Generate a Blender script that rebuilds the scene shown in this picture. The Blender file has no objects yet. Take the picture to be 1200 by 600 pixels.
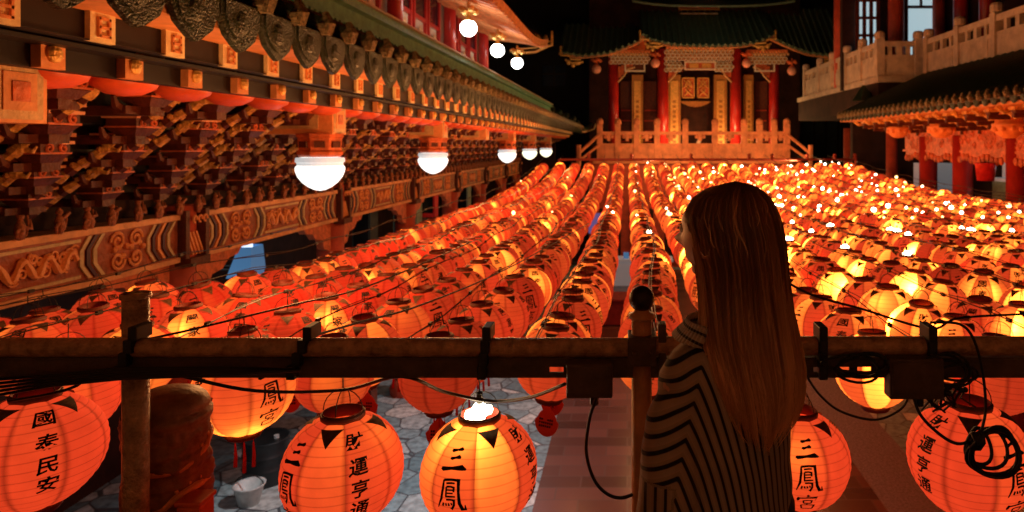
import bpy, bmesh, math, random
import numpy as np
from mathutils import Vector, Matrix, noise
random.seed(7)
PI = math.pi
ZC = 5.2                      # height of the camera above the courtyard
F = 800.0
VX, VY = 735.0, 170.0
scn = bpy.context.scene
col = scn.collection
def hx(px, d): return (px - VX) * d / F
def hz(py, d): return ZC - (py - VY) * d / F
def P(px, py, d): return Vector((hx(px, d), d, hz(py, d)))

# ------------------------------------------------------------------ materials
def nt(name):
    m = bpy.data.materials.new(name); m.use_nodes = True
    t = m.node_tree; b = t.nodes['Principled BSDF']
    return m, t, b
def mat(name, c, rough=.6, metal=0., var=.25, scale=8., bump=.0, bscale=None, c2=None, spec=.4, coat=0.):
    m, t, b = nt(name)
    n = t.nodes.new('ShaderNodeTexNoise'); n.inputs['Scale'].default_value = scale; n.inputs['Detail'].default_value = 6
    n.inputs['Roughness'].default_value = .65
    tc = t.nodes.new('ShaderNodeTexCoord'); t.links.new(tc.outputs['Object'], n.inputs['Vector'])
    r = t.nodes.new('ShaderNodeValToRGB')
    r.color_ramp.elements[0].position = .32; r.color_ramp.elements[1].position = .68
    a = c2 if c2 else tuple(x * (1 - var) for x in c)
    bb = c if c2 else tuple(min(1, x * (1 + var)) for x in c)
    r.color_ramp.elements[0].color = (*a, 1); r.color_ramp.elements[1].color = (*bb, 1)
    t.links.new(n.outputs['Fac'], r.inputs['Fac']); t.links.new(r.outputs['Color'], b.inputs['Base Color'])
    b.inputs['Roughness'].default_value = rough; b.inputs['Metallic'].default_value = metal
    b.inputs['Specular IOR Level'].default_value = spec
    b.inputs['Coat Weight'].default_value = coat
    if bump:
        n2 = t.nodes.new('ShaderNodeTexNoise'); n2.inputs['Scale'].default_value = bscale or scale * 4
        n2.inputs['Detail'].default_value = 5
        t.links.new(tc.outputs['Object'], n2.inputs['Vector'])
        bp = t.nodes.new('ShaderNodeBump'); bp.inputs['Strength'].default_value = bump; bp.inputs['Distance'].default_value = .02
        t.links.new(n2.outputs['Fac'], bp.inputs['Height']); t.links.new(bp.outputs['Normal'], b.inputs['Normal'])
    return m
def emat(name, c, s, sample='AUTO'):
    m, t, b = nt(name)
    b.inputs['Base Color'].default_value = (*[min(1, x) * .8 for x in c], 1)
    b.inputs['Emission Color'].default_value = (*c, 1); b.inputs['Emission Strength'].default_value = s
    m.cycles.emission_sampling = sample
    return m

M = {}
M['dark_metal'] = mat('dark_metal', (.02, .016, .014), .45, .3)
M['wire'] = mat('wire_rubber', (.012, .011, .011), .5)
M['rail_paint'] = mat('rail_paint', (.42, .24, .12), .26, .0, .5, 26, .35)
M['rail_dark'] = mat('rail_dark', (.08, .05, .035), .5, .0, .4, 18, .2)
M['post_paint'] = mat('post_paint', (.46, .22, .09), .45, 0, .3, 10, .2)
M['orange_wood'] = mat('orange_wood', (.80, .34, .13), .55, 0, .3, 5, .3)
M['brown_wood'] = mat('brown_wood', (.60, .14, .045), .5, 0, .45, 9, .4)
M['dark_wood'] = mat('dark_wood', (.10, .022, .008), .55, 0, .4, 9, .4)
M['black_board'] = mat('black_board', (.008, .005, .004), .5, 0, .4, 6)
M['tan'] = mat('tan_paint', (.62, .42, .2), .5, 0, .25, 12, .3)
M['gold'] = mat('gold_leaf', (.75, .45, .12), .35, .35, .3, 16, .5)
M['red_lac'] = mat('red_lacquer', (.42, .022, .018), .28, 0, .18, 3, .05, spec=.5)
M['red_brown'] = mat('red_brown_plaster', (.48, .07, .03), .6, 0, .3, 3, .2)
M['purple'] = mat('purple_paint', (.07, .022, .04), .5)
M['corbel_red'] = mat('corbel_red', (.75, .12, .035), .45, 0, .2, 5)
M['beam_base'] = mat('beam_base', (.34, .07, .022), .5, 0, .4, 9, .4)
M['relief'] = mat('relief_paint', (1.0, .32, .10), .45, 0, .25, 12, .3)
M['roof_far'] = mat('far_roof_tile', (.12, .20, .13), .4, 0, .5, 10, .5)
M['tile_green'] = mat('glazed_green_tile', (.03, .065, .028), .3, 0, .5, 20, .8, c2=(.008, .02, .010), spec=.5)
M['tile_cream'] = mat('tile_end_cream', (.42, .36, .20), .4, 0, .5, 45, .6, c2=(.03, .03, .015))
M['cornice'] = mat('green_cornice', (.20, .46, .30), .5, 0, .3, 7, .3)
M['roof_dark'] = mat('dark_roof_tile', (.22, .13, .08), .5, 0, .4, 5, .3)
M['cream'] = mat('cream_wall', (.55, .48, .36), .7, 0, .15, 3, .1)
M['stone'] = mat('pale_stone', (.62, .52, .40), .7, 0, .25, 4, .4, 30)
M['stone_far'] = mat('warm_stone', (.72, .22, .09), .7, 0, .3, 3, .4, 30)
M['gallery'] = mat('bounce_plaster', (.88, .82, .72), .8, 0, .06)  # pale so the added wall and ceiling reflect lantern light
M['fascia_tan'] = mat('fascia_tan', (.95, .80, .45), .5, 0, .2, 12, .3)
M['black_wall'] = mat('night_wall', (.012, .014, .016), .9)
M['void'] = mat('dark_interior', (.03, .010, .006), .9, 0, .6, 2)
M['teal_wall'] = mat('teal_wall', (.03, .05, .055), .8)
M['blue_glass'] = mat('blue_glass', (.02, .035, .07), .1)
M['glass_dark'] = mat('glass_dark', (.01, .012, .016), .05, 0, .1)
M['lattice'] = mat('lattice_paint', (.80, .75, .62), .5, 0, .4, 30)
M['yellow'] = mat('ochre_pillar', (.36, .17, .04), .45, 0, .25, 6, .2)
M['globe'] = emat('milk_glass_lit', (1, .97, .9), 1.7)
M['globe_upper'] = emat('milk_glass_upper', (1, .97, .9), 22.)
M['globe_rim'] = emat('milk_glass_rim', (.72, .80, .82), .62)
M['globe_warm'] = emat('milk_glass_warm', (1, .93, .6), 2.2)
M['globe_dull'] = mat('pink_globe', (.75, .35, .25), .3)
M['figure'] = mat('figure_wood', (.42, .13, .05), .5, 0, .6, 40, .6)
M['bulb'] = emat('lit_bulb', (1, .62, .22), 6., 'NONE')
M['bulb_white'] = emat('lit_bulb_white', (1, .8, .5), 14., 'NONE')
M['collar_far_lit'] = mat('collar_far_lit', (.45, .11, .035), .6)  # lighter copy of the collar brown, lantern light put into the colour
M['collar'] = mat('collar_brown', (.15, .05, .03), .6, 0, .3, 40)
M['collar_red'] = mat('collar_red', (.22, .03, .015), .6)
M['flap'] = mat('flap_cloth', (.12, .05, .02), .7, 0, .5, 80)
M['ink'] = mat('black_ink', (.012, .007, .006), .7, 0, .3, 60)
M['card'] = mat('red_card', (.75, .075, .02), .6, 0, .1)
M['tassel'] = mat('red_tassel', (.55, .02, .015), .7)
M['blue'] = emat('blue_glow_canvas', (.10, .30, .62), .35, 'NONE')  # canvas glows by itself in place of light on it; cases too
M['whitelit'] = emat('lit_white_panel', (.75, .88, 1), 1.3, 'NONE')
M['white_glow'] = emat('pale_self_glow', (.6, .66, .7), .12, 'NONE')  # counters and case given their own glow instead of light on them
M['window_lit'] = emat('pale_blue_pane', (.45, .62, .68), .8, 'NONE')
M['red_plastic'] = mat('red_plastic', (.6, .02, .02), .4)
M['red_carpet'] = mat('red_carpet', (.22, .03, .035), .9)
M['greenish'] = mat('counter_green', (.25, .4, .3), .4)
M['skin'] = mat('skin', (.55, .30, .2), .5, 0, .08, 20)
M['jeans'] = mat('dark_trousers', (.02, .022, .03), .8)
M['shoe'] = mat('shoe', (.03, .03, .03), .5)
M['orange_box'] = mat('orange_plastic', (.75, .12, .03), .4)
M['drum'] = mat('black_drum', (.015, .017, .018), .45)
M['white_pl'] = mat('white_plastic', (.6, .62, .6), .4)

def paper_material():
    m, t, b = nt('glowing_red_paper'); L = t.links; N = t.nodes
    def math_(op, a, bb=None, c=None):
        n = N.new('ShaderNodeMath'); n.operation = op
        for i, v in enumerate((a, bb, c)):
            if v is None: continue
            if isinstance(v, (int, float)): n.inputs[i].default_value = v
            else: L.new(v, n.inputs[i])
        return n.outputs[0]
    lc = N.new('ShaderNodeAttribute'); lc.attribute_name = 'lc'
    bu = N.new('ShaderNodeAttribute'); bu.attribute_name = 'bulb'
    gl = N.new('ShaderNodeAttribute'); gl.attribute_name = 'glow'
    sx = N.new('ShaderNodeSeparateXYZ'); L.new(lc.outputs['Vector'], sx.inputs[0])
    sg = N.new('ShaderNodeSeparateXYZ'); L.new(gl.outputs['Vector'], sg.inputs[0])
    d = N.new('ShaderNodeVectorMath'); d.operation = 'DISTANCE'
    L.new(lc.outputs['Vector'], d.inputs[0]); L.new(bu.outputs['Vector'], d.inputs[1])
    # light falling on the paper from the bulb inside: inverse square
    dd = math_('MAXIMUM', d.outputs['Value'], .25)
    inv = math_('DIVIDE', sg.outputs[1], math_('MULTIPLY', dd, dd))
    # each gore of paper lets through its own share of the light
    ang0 = math_('ARCTAN2', sx.outputs[0], sx.outputs[1])
    sec = math_('FLOOR', math_('DIVIDE', math_('ADD', ang0, PI + PI / 8), PI / 4))
    wn = N.new('ShaderNodeTexWhiteNoise'); wn.noise_dimensions = '4D'
    cb_ = N.new('ShaderNodeCombineXYZ'); L.new(math_('FLOOR', sg.outputs[2]), cb_.inputs[0])
    L.new(cb_.outputs[0], wn.inputs['Vector']); L.new(sec, wn.inputs['W'])
    share = math_('ADD', math_('MULTIPLY', math_('POWER', wn.outputs['Value'], 2.2), 2.3), .05)
    HOT = math_('MULTIPLY', inv, share)
    # pleats of the paper and the cords along the gores
    ang = math_('ARCTAN2', sx.outputs[0], sx.outputs[1])
    g = math_('ABSOLUTE', math_('SINE', math_('ADD', math_('MULTIPLY', ang, 4.0), PI / 2 * 0)))
    # |sin 4a| : zero at 8 gores; shift so cords sit at 22.5 + 45k
    g = math_('ABSOLUTE', math_('COSINE', math_('MULTIPLY', ang, 4.0)))
    cord = math_('SMOOTH_MIN', math_('MULTIPLY', g, 3.2), 1.0, .3)
    cord = math_('ADD', math_('MULTIPLY', cord, .50), .50)
    rib = math_('ABSOLUTE', math_('SINE', math_('MULTIPLY', math_('ARCSINE', math_('MINIMUM', math_('MAXIMUM', sx.outputs[2], -.999), .999)), 20.0)))
    rib = math_('SMOOTH_MIN', math_('MULTIPLY', rib, 3.0), 1.0, .2)
    rib = math_('ADD', math_('MULTIPLY', rib, .38), .62)
    ns = N.new('ShaderNodeTexNoise'); ns.inputs['Scale'].default_value = 3.0; ns.inputs['Detail'].default_value = 4
    L.new(lc.outputs['Vector'], ns.inputs['Vector'])
    nv = math_('ADD', math_('MULTIPLY', ns.outputs['Fac'], .5), .75)
    K = math_('MULTIPLY', math_('MULTIPLY', cord, rib), nv)
    def scaled(colr, fac):
        v = N.new('ShaderNodeVectorMath'); v.operation = 'SCALE'; v.inputs[0].default_value = colr; L.new(fac, v.inputs['Scale']); return v.outputs['Vector']
    sm = N.new('ShaderNodeVectorMath'); sm.operation = 'ADD'
    L.new(scaled((.90, .060, .016), math_('MULTIPLY', K, sg.outputs[0])), sm.inputs[0]); L.new(scaled((.86, .20, .018), math_('MULTIPLY', K, HOT)), sm.inputs[1])
    L.new(sm.outputs['Vector'], b.inputs['Emission Color'])
    b.inputs['Base Color'].default_value = (.34, .008, .004, 1)
    b.inputs['Roughness'].default_value = .7; b.inputs['Specular IOR Level'].default_value = .04
    b.inputs['Emission Strength'].default_value = 1.
    m.cycles.emission_sampling = 'NONE'
    return m
M['paper'] = paper_material()

def shirt_material():
    m, t, b = nt('striped_shirt'); L = t.links; N = t.nodes
    a = N.new('ShaderNodeAttribute'); a.attribute_name = 'stripe'
    fr = N.new('ShaderNodeMath'); fr.operation = 'FRACT'; L.new(a.outputs['Fac'], fr.inputs[0])
    r = N.new('ShaderNodeValToRGB'); e = r.color_ramp.elements
    e[0].position = 0; e[0].color = (.006, .006, .007, 1); e[1].position = .24; e[1].color = (.006, .006, .007, 1)
    x = e.new(.30); x.color = (.30, .235, .18, 1); x = e.new(.66); x.color = (.35, .27, .21, 1); x = e.new(.72); x.color = (.40, .29, .22, 1)
    x = e.new(.76); x.color = (.30, .235, .18, 1); x = e.new(.96); x.color = (.30, .235, .18, 1); x = e.new(1.0); x.color = (.006, .006, .007, 1)
    L.new(fr.outputs[0], r.inputs['Fac']); L.new(r.outputs['Color'], b.inputs['Base Color'])
    b.inputs['Roughness'].default_value = .85; b.inputs['Specular IOR Level'].default_value = .2
    b.inputs['Sheen Weight'].default_value = .2
    n2 = N.new('ShaderNodeTexNoise'); n2.inputs['Scale'].default_value = 400
    tc = N.new('ShaderNodeTexCoord'); L.new(tc.outputs['Object'], n2.inputs['Vector'])
    bp = N.new('ShaderNodeBump'); bp.inputs['Strength'].default_value = .25; bp.inputs['Distance'].default_value = .002
    L.new(n2.outputs['Fac'], bp.inputs['Height']); L.new(bp.outputs['Normal'], b.inputs['Normal'])
    return m
M['shirt'] = shirt_material()
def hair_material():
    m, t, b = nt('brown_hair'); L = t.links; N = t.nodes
    a = N.new('ShaderNodeAttribute'); a.attribute_name = 'lit_amt'  # lighter downward and to the right: orange light put into the hair colour
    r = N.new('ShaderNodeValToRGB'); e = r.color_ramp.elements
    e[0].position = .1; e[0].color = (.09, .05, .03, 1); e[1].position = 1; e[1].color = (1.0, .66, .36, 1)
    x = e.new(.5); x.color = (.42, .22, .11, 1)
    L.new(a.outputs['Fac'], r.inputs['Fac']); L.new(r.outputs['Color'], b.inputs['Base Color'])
    b.inputs['Roughness'].default_value = .36; b.inputs['Specular IOR Level'].default_value = .5
    tr = N.new('ShaderNodeBsdfTranslucent'); tr.inputs['Color'].default_value = (.95, .50, .22, 1)
    mxs = N.new('ShaderNodeMixShader'); mxs.inputs[0].default_value = .5
    L.new(b.outputs[0], mxs.inputs[1]); L.new(tr.outputs[0], mxs.inputs[2]); L.new(mxs.outputs[0], N['Material Output'].inputs['Surface'])
    return m
M['hair'] = hair_material()
def paver_material():
    m, t, b = nt('crazy_paving'); L = t.links; N = t.nodes
    tc = N.new('ShaderNodeTexCoord')
    v = N.new('ShaderNodeTexVoronoi'); v.inputs['Scale'].default_value = 2.1; L.new(tc.outputs['Object'], v.inputs['Vector'])
    e = N.new('ShaderNodeTexVoronoi'); e.feature = 'DISTANCE_TO_EDGE'; e.inputs['Scale'].default_value = 2.1; L.new(tc.outputs['Object'], e.inputs['Vector'])
    hs = N.new('ShaderNodeSeparateColor'); L.new(v.outputs['Color'], hs.inputs[0])
    r = N.new('ShaderNodeValToRGB'); q = r.color_ramp.elements
    q[0].color = (.16, .28, .32, 1); q[1].color = (.75, .80, .78, 1)
    x = q.new(.55); x.color = (.30, .44, .48, 1)
    L.new(hs.outputs[0], r.inputs['Fac'])
    ns = N.new('ShaderNodeTexNoise'); ns.inputs['Scale'].default_value = 9; ns.inputs['Detail'].default_value = 8; L.new(tc.outputs['Object'], ns.inputs['Vector'])
    mx = N.new('ShaderNodeMix'); mx.data_type = 'RGBA'; mx.blend_type = 'MULTIPLY'; mx.inputs[0].default_value = .7
    L.new(r.outputs['Color'], mx.inputs[6])
    r2 = N.new('ShaderNodeValToRGB'); r2.color_ramp.elements[0].position = .35; r2.color_ramp.elements[0].color = (.3, .3, .3, 1); r2.color_ramp.elements[1].position = .6
    L.new(ns.outputs['Fac'], r2.inputs['Fac']); L.new(r2.outputs['Color'], mx.inputs[7])
    r3 = N.new('ShaderNodeValToRGB'); r3.color_ramp.elements[0].position = .02; r3.color_ramp.elements[0].color = (0, 0, 0, 1); r3.color_ramp.elements[1].position = .035
    L.new(e.outputs['Distance'], r3.inputs['Fac'])
    m2 = N.new('ShaderNodeMix'); m2.data_type = 'RGBA'; L.new(r3.outputs['Color'], m2.inputs[0])
    m2.inputs[6].default_value = (.07, .08, .09, 1); L.new(mx.outputs[2], m2.inputs[7])
    L.new(m2.outputs[2], b.inputs['Base Color']); b.inputs['Roughness'].default_value = .45
    bp = N.new('ShaderNodeBump'); bp.inputs['Strength'].default_value = .5; L.new(r3.outputs['Color'], bp.inputs['Height']); L.new(bp.outputs['Normal'], b.inputs['Normal'])
    return m
M['paver'] = paver_material()
def slab_material():
    m, t, b = nt('granite_slabs'); L = t.links; N = t.nodes
    tc = N.new('ShaderNodeTexCoord')
    br = N.new('ShaderNodeTexBrick'); br.inputs['Scale'].default_value = .7; br.inputs['Bias'].default_value = -.1; br.offset = .5
    br.inputs['Color1'].default_value = (.17, .075, .06, 1); br.inputs['Color2'].default_value = (.055, .025, .02, 1); br.inputs['Mortar'].default_value = (.12, .07, .06, 1)
    br.inputs['Mortar Size'].default_value = .01; L.new(tc.outputs['Object'], br.inputs['Vector'])
    L.new(br.outputs['Color'], b.inputs['Base Color']); b.inputs['Roughness'].default_value = .25
    return m
M['slab'] = slab_material()
M['pink_stone'] = mat('speckled_stone', (.17, .13, .17), .5, 0, .6, 26, .4)

# ------------------------------------------------------------------ mesh builder
class MB:
    def __init__(s): s.v = []; s.f = []; s.m = []
    def add(s, vs, fs, mi=0):
        o = len(s.v); s.v.extend([tuple(x) for x in vs]); s.f.extend([tuple(i + o for i in f) for f in fs]); s.m.extend([mi] * len(fs)); return s
    def box(s, c, sz, mi=0, rot=None, taper=1.):
        hx_, hy_, hz_ = [x / 2 for x in sz]; vs = []
        for z in (-1, 1):
            k = taper if z < 0 else 1.
            for x, y in ((-1, -1), (1, -1), (1, 1), (-1, 1)):
                v = Vector((x * hx_ * k, y * hy_ * k, z * hz_))
                if rot is not None: v = rot @ v
                vs.append(v + Vector(c))
        return s.add(vs, [(3, 2, 1, 0), (4, 5, 6, 7), (0, 1, 5, 4), (1, 2, 6, 5), (2, 3, 7, 6), (3, 0, 4, 7)], mi)
    def bx(s, x0, x1, y0, y1, z0, z1, mi=0):
        return s.box(((x0 + x1) / 2, (y0 + y1) / 2, (z0 + z1) / 2), (abs(x1 - x0), abs(y1 - y0), abs(z1 - z0)), mi)
    def tube(s, pts, r, n=8, mi=0, closed=False, caps=True):
        pts = [Vector(p) for p in pts]; k = len(pts); vs = []; ref = None
        for i, p in enumerate(pts):
            a = pts[i - 1] if (i or closed) else p; b = pts[(i + 1) % k] if (i < k - 1 or closed) else p
            t = (b - a)
            t = t.normalized() if t.length > 1e-9 else Vector((0, 0, 1))
            if ref is None:
                ref = Vector((0, 0, 1)) if abs(t.z) < .9 else Vector((1, 0, 0))
            u = ref - t * ref.dot(t)
            u = u.normalized() if u.length > 1e-6 else t.orthogonal().normalized()
            ref = u; w = t.cross(u); rr = r[i] if hasattr(r, '__len__') else r
            for j in range(n):
                q = 2 * PI * j / n; vs.append(p + (u * math.cos(q) + w * math.sin(q)) * rr)
        fs = []
        for i in range(k if closed else k - 1):
            for j in range(n):
                a = i * n + j; b = i * n + (j + 1) % n; c = ((i + 1) % k) * n + (j + 1) % n; d = ((i + 1) % k) * n + j
                fs.append((a, b, c, d))
        if not closed and caps: fs.append(tuple(range(n - 1, -1, -1))); fs.append(tuple((k - 1) * n + j for j in range(n)))
        return s.add(vs, fs, mi)
    def lathe(s, prof, c=(0, 0, 0), n=24, mi=0, sy=1.):
        vs = []; k = len(prof)
        for r, z in prof:
            for j in range(n):
                q = 2 * PI * j / n; vs.append((c[0] + r * math.cos(q), c[1] + r * math.sin(q) * sy, c[2] + z))
        fs = [(i * n + j, i * n + (j + 1) % n, (i + 1) * n + (j + 1) % n, (i + 1) * n + j) for i in range(k - 1) for j in range(n)]
        return s.add(vs, fs, mi)
    def ball(s, c, r, n=10, mi=0, sc=(1, 1, 1)):
        vs = [(c[0], c[1], c[2] + r * sc[2])]; m = max(4, n // 2)
        for i in range(1, m):
            a = PI * i / m
            for j in range(n):
                q = 2 * PI * j / n
                vs.append((c[0] + r * sc[0] * math.sin(a) * math.cos(q), c[1] + r * sc[1] * math.sin(a) * math.sin(q), c[2] + r * sc[2] * math.cos(a)))
        vs.append((c[0], c[1], c[2] - r * sc[2])); e = len(vs) - 1
        fs = [(0, 1 + j, 1 + (j + 1) % n) for j in range(n)]
        for i in range(m - 2):
            for j in range(n):
                a = 1 + i * n + j; b = 1 + i * n + (j + 1) % n
                fs.append((a, a + n, b + n, b))
        a = 1 + (m - 2) * n
        fs += [(a + j, e, a + (j + 1) % n) for j in range(n)]
        return s.add(vs, fs, mi)
    def prism(s, poly, org, u, v, w, mi=0):
        """poly in (u,v) extruded along w (vector with thickness)"""
        o = Vector(org); u = Vector(u); v = Vector(v); w = Vector(w); n = len(poly)
        a = [o + u * p[0] + v * p[1] for p in poly]; b = [p + w for p in a]
        fs = [tuple(range(n)), tuple(range(2 * n - 1, n - 1, -1))] + [(i, i + n, (i + 1) % n + n, (i + 1) % n) for i in range(n)]
        return s.add(a + b, fs, mi)
    def build(s, name, mats, parent=None, smooth=False, bevel=0., loc=None):
        me = bpy.data.meshes.new(name); me.from_pydata(s.v, [], s.f)
        if not isinstance(mats, (list, tuple)): mats = [mats]
        for m in mats: me.materials.append(M[m] if isinstance(m, str) else m)
        if len(mats) > 1: me.polygons.foreach_set('material_index', s.m)
        if smooth: me.polygons.foreach_set('use_smooth', [True] * len(me.polygons))
        me.update()
        o = bpy.data.objects.new(name, me); col.objects.link(o)
        if parent is not None:
            o.parent = parent
            if loc is None: o.location = (0, 0, 0) if parent.type == 'MESH' else -parent.location
        if loc is not None: o.location = loc
        if bevel:
            md = o.modifiers.new('bevel', 'BEVEL'); md.width = bevel; md.segments = 2; md.limit_method = 'ANGLE'
        return o
def tag(o, label, cat=None, group=None, kind=None):
    if label: o['label'] = label
    if cat: o['category'] = cat
    if group: o['group'] = group
    if kind: o['kind'] = kind
    return o
def thing(name, label, cat, loc=(0, 0, 0), group=None):
    o = bpy.data.objects.new(name, None); col.objects.link(o); o.location = loc; o.empty_display_size = .2
    return tag(o, label, cat, group)
def struct(o): o['kind'] = 'structure'; return o
def lerp(a, b, t): return a + (b - a) * t
def sstep(t): t = max(0, min(1, t)); return t * t * (3 - 2 * t)
# ------------------------------------------------------------------ world and camera
w = bpy.data.worlds.new('World'); scn.world = w; w.use_nodes = True
wt = w.node_tree; bg = wt.nodes['Background']
sky = wt.nodes.new('ShaderNodeTexSky'); sky.sky_type = 'NISHITA'; sky.sun_disc = False
sky.sun_elevation = math.radians(-6); sky.sun_rotation = math.radians(200)
wt.links.new(sky.outputs['Color'], bg.inputs['Color']); bg.inputs['Strength'].default_value = .05
cd = bpy.data.cameras.new('camera'); cam = bpy.data.objects.new('camera', cd); col.objects.link(cam)
cam.location = (0, 0, ZC); cam.rotation_euler = (PI / 2, 0, 0)
cd.sensor_width = 36; cd.lens = 24; cd.clip_start = .05; cd.clip_end = 500
cd.shift_x = -(VX - 600) / 1200; cd.shift_y = -(300 - VY) / 1200
cd.dof.use_dof = True; cd.dof.focus_distance = 1.55; cd.dof.aperture_fstop = 5.6
scn.camera = cam
scn.view_settings.view_transform = 'Standard'; scn.view_settings.look = 'None'; scn.view_settings.exposure = 0
scn.cycles.max_bounces = 5; scn.cycles.diffuse_bounces = 3; scn.cycles.glossy_bounces = 3
scn.cycles.sample_clamp_indirect = 4; scn.cycles.use_denoising = True
scn.cycles.use_light_tree = True

# ------------------------------------------------------------------ ground
g = MB(); g.add([(-60, -30, 0), (60, -30, 0), (60, 90, 0), (-60, 90, 0)], [(0, 1, 2, 3)])
struct(g.build('ground', 'paver'))
g = MB(); g.add([(-1.35, 0, .004), (3.7, 0, .004), (3.7, 28.4, .004), (-1.35, 28.4, .004)], [(0, 1, 2, 3)])
struct(g.build('path', 'slab'))
g = MB(); g.add([(3.7, 0, .004), (4.7, 0, .004), (4.7, 28.4, .004), (3.7, 28.4, .004)], [(0, 1, 2, 3)])
struct(g.build('side_path', 'pink_stone'))
g = MB(); g.bx(-6, 6, -2.6, 1.62, 3.42, 3.6); struct(g.build('gallery_floor', 'slab'))
g = MB(); g.bx(-6, 6, -1.4, 1.1, 6.05, 6.2)  # added unseen ceiling that bounces lantern light onto the woman
tag(g.build('bounce_ceiling', 'gallery'), 'added pale ceiling, out of view, bouncing lantern light onto the woman', 'ceiling')
g = MB(); g.bx(-6, 6, -1.4, -1.2, 3.6, 6.05)  # added unseen wall, reflects lantern light back at the woman
tag(g.build('bounce_wall', 'gallery'), 'added pale wall behind the camera, bouncing lantern light onto the woman', 'wall')

# ------------------------------------------------------------------ glyphs
def ribbon(pts):
    """brush stroke: list of (x, y, width)"""
    n = len(pts); L = []; R = []
    for i, (x, y, wd) in enumerate(pts):
        a = pts[max(0, i - 1)]; b = pts[min(n - 1, i + 1)]
        dx, dy = b[0] - a[0], b[1] - a[1]; l = math.hypot(dx, dy) or 1
        nx, ny = -dy / l, dx / l; wd *= 1.3
        L.append((x + nx * wd / 2, y + ny * wd / 2)); R.append((x - nx * wd / 2, y - ny * wd / 2))
    vs = L + R; fs = [(i, i + 1, n + i + 1, n + i) for i in range(n - 1)]
    return vs, fs
BR = {
 '三': [[(.22, .82, .08), (.30, .80, .11), (.50, .85, .07), (.68, .90, .13), (.76, .86, .05)],
       [(.28, .52, .08), (.36, .50, .10), (.50, .55, .07), (.64, .59, .13), (.72, .55, .05)],
       [(.02, .10, .07), (.10, .08, .13), (.45, .15, .09), (.82, .20, .17), (.98, .13, .05)]],
 '鳳': [[(.24, .94, .05), (.24, .70, .07), (.20, .35, .07), (.06, .02, .03)],
       [(.24, .93, .06), (.50, .97, .06), (.76, .97, .11), (.78, .60, .07), (.82, .25, .09), (.92, .05, .10), (1.02, .05, .08), (1.0, .22, .02)],
       [(.34, .84, .05), (.52, .87, .05), (.64, .87, .04)],
       [(.36, .74, .05), (.36, .60, .05), (.36, .42, .05)],
       [(.36, .74, .05), (.50, .76, .05), (.62, .74, .07), (.62, .60, .05)],
       [(.37, .64, .04), (.60, .66, .04)], [(.37, .54, .04), (.60, .56, .04)],
       [(.34, .43, .05), (.52, .45, .05), (.68, .46, .04)],
       [(.37, .33, .05), (.52, .35, .05), (.64, .34, .08), (.64, .18, .06), (.56, .03, .07), (.50, .08, .02)],
       [(.28, .22, .05), (.24, .10, .06)], [(.36, .22, .04), (.37, .12, .06)], [(.45, .23, .04), (.47, .13, .06)], [(.54, .25, .04), (.57, .17, .05)]],
 '宮': [[(.48, 1.0, .05), (.54, .90, .12)],
       [(.14, .84, .07), (.10, .70, .10), (.08, .62, .04)],
       [(.14, .78, .06), (.50, .83, .06), (.88, .86, .10), (.80, .68, .03)],
       [(.32, .66, .06), (.34, .46, .05)], [(.32, .65, .05), (.50, .68, .05), (.68, .67, .08), (.64, .47, .05)], [(.34, .47, .05), (.64, .49, .05)],
       [(.50, .46, .05), (.44, .36, .04)],
       [(.22, .34, .06), (.25, .02, .06)], [(.22, .33, .05), (.50, .37, .05), (.80, .36, .10), (.74, .04, .06)], [(.25, .05, .06), (.74, .07, .06)]],
}
GC = {}
def glyph(ch):
    if ch in GC: return GC[ch]
    vs = []; fs = []
    if ch in BR:
        for st in BR[ch]:
            a, b = ribbon(st); o = len(vs); vs += a; fs += [tuple(i + o for i in f) for f in b]
    else:
        cu = bpy.data.curves.new('t', 'FONT'); cu.body = ch; cu.resolution_u = 2; cu.offset = .022; cu.shear = .12
        o = bpy.data.objects.new('t', cu); col.objects.link(o); bpy.context.view_layer.update()
        me = o.to_mesh()
        vs = [(v.co.x, v.co.y) for v in me.vertices]; fs = [tuple(p.vertices) for p in me.polygons]
        o.to_mesh_clear(); bpy.data.objects.remove(o); bpy.data.curves.remove(cu)
    bm = bmesh.new(); bv = [bm.verts.new((x, y, 0)) for x, y in vs]
    for f in fs:
        try: bm.faces.new([bv[i] for i in f])
        except ValueError: pass
    bmesh.ops.triangulate(bm, faces=bm.faces)
    for _ in range(2):
        es = [e for e in bm.edges if e.calc_length() > .22]
        if es: bmesh.ops.subdivide_edges(bm, edges=es, cuts=1)
    bmesh.ops.triangulate(bm, faces=[f for f in bm.faces if len(f.verts) > 3])
    bm.verts.index_update()
    r = ([(v.co.x, v.co.y) for v in bm.verts], [tuple(v.index for v in f.verts) for f in bm.faces]); bm.free()
    GC[ch] = r; return r

# ------------------------------------------------------------------ lanterns
R0 = .175; SZ = .95
TMAX = math.asin(.94)
def surf(az, lat, k=1.0):
    r = R0 * k; cl = math.cos(lat)
    return Vector((r * cl * math.sin(az), -r * cl * math.cos(az), r * SZ * math.sin(lat)))
def body_arrays(seg, rings, pleat=False):
    vs = []; lc = []
    for i in range(rings + 1):
        lat = -TMAX + 2 * TMAX * i / rings
        k = 1 + (.012 * (abs(math.sin(lat * 20)) - .5) if pleat else 0)
        for j in range(seg):
            az = 2 * PI * j / seg
            g = 1 - .018 * (1 - abs(math.cos(4 * az))) if pleat else 1
            p = surf(az, lat, k * g); vs.append(p); lc.append((math.sin(az) * math.cos(lat), math.cos(az) * math.cos(lat), math.sin(lat)))
    fs = [(i * seg + j, i * seg + (j + 1) % seg, (i + 1) * seg + (j + 1) % seg, (i + 1) * seg + j) for i in range(rings) for j in range(seg)]
    return vs, lc, fs
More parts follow.
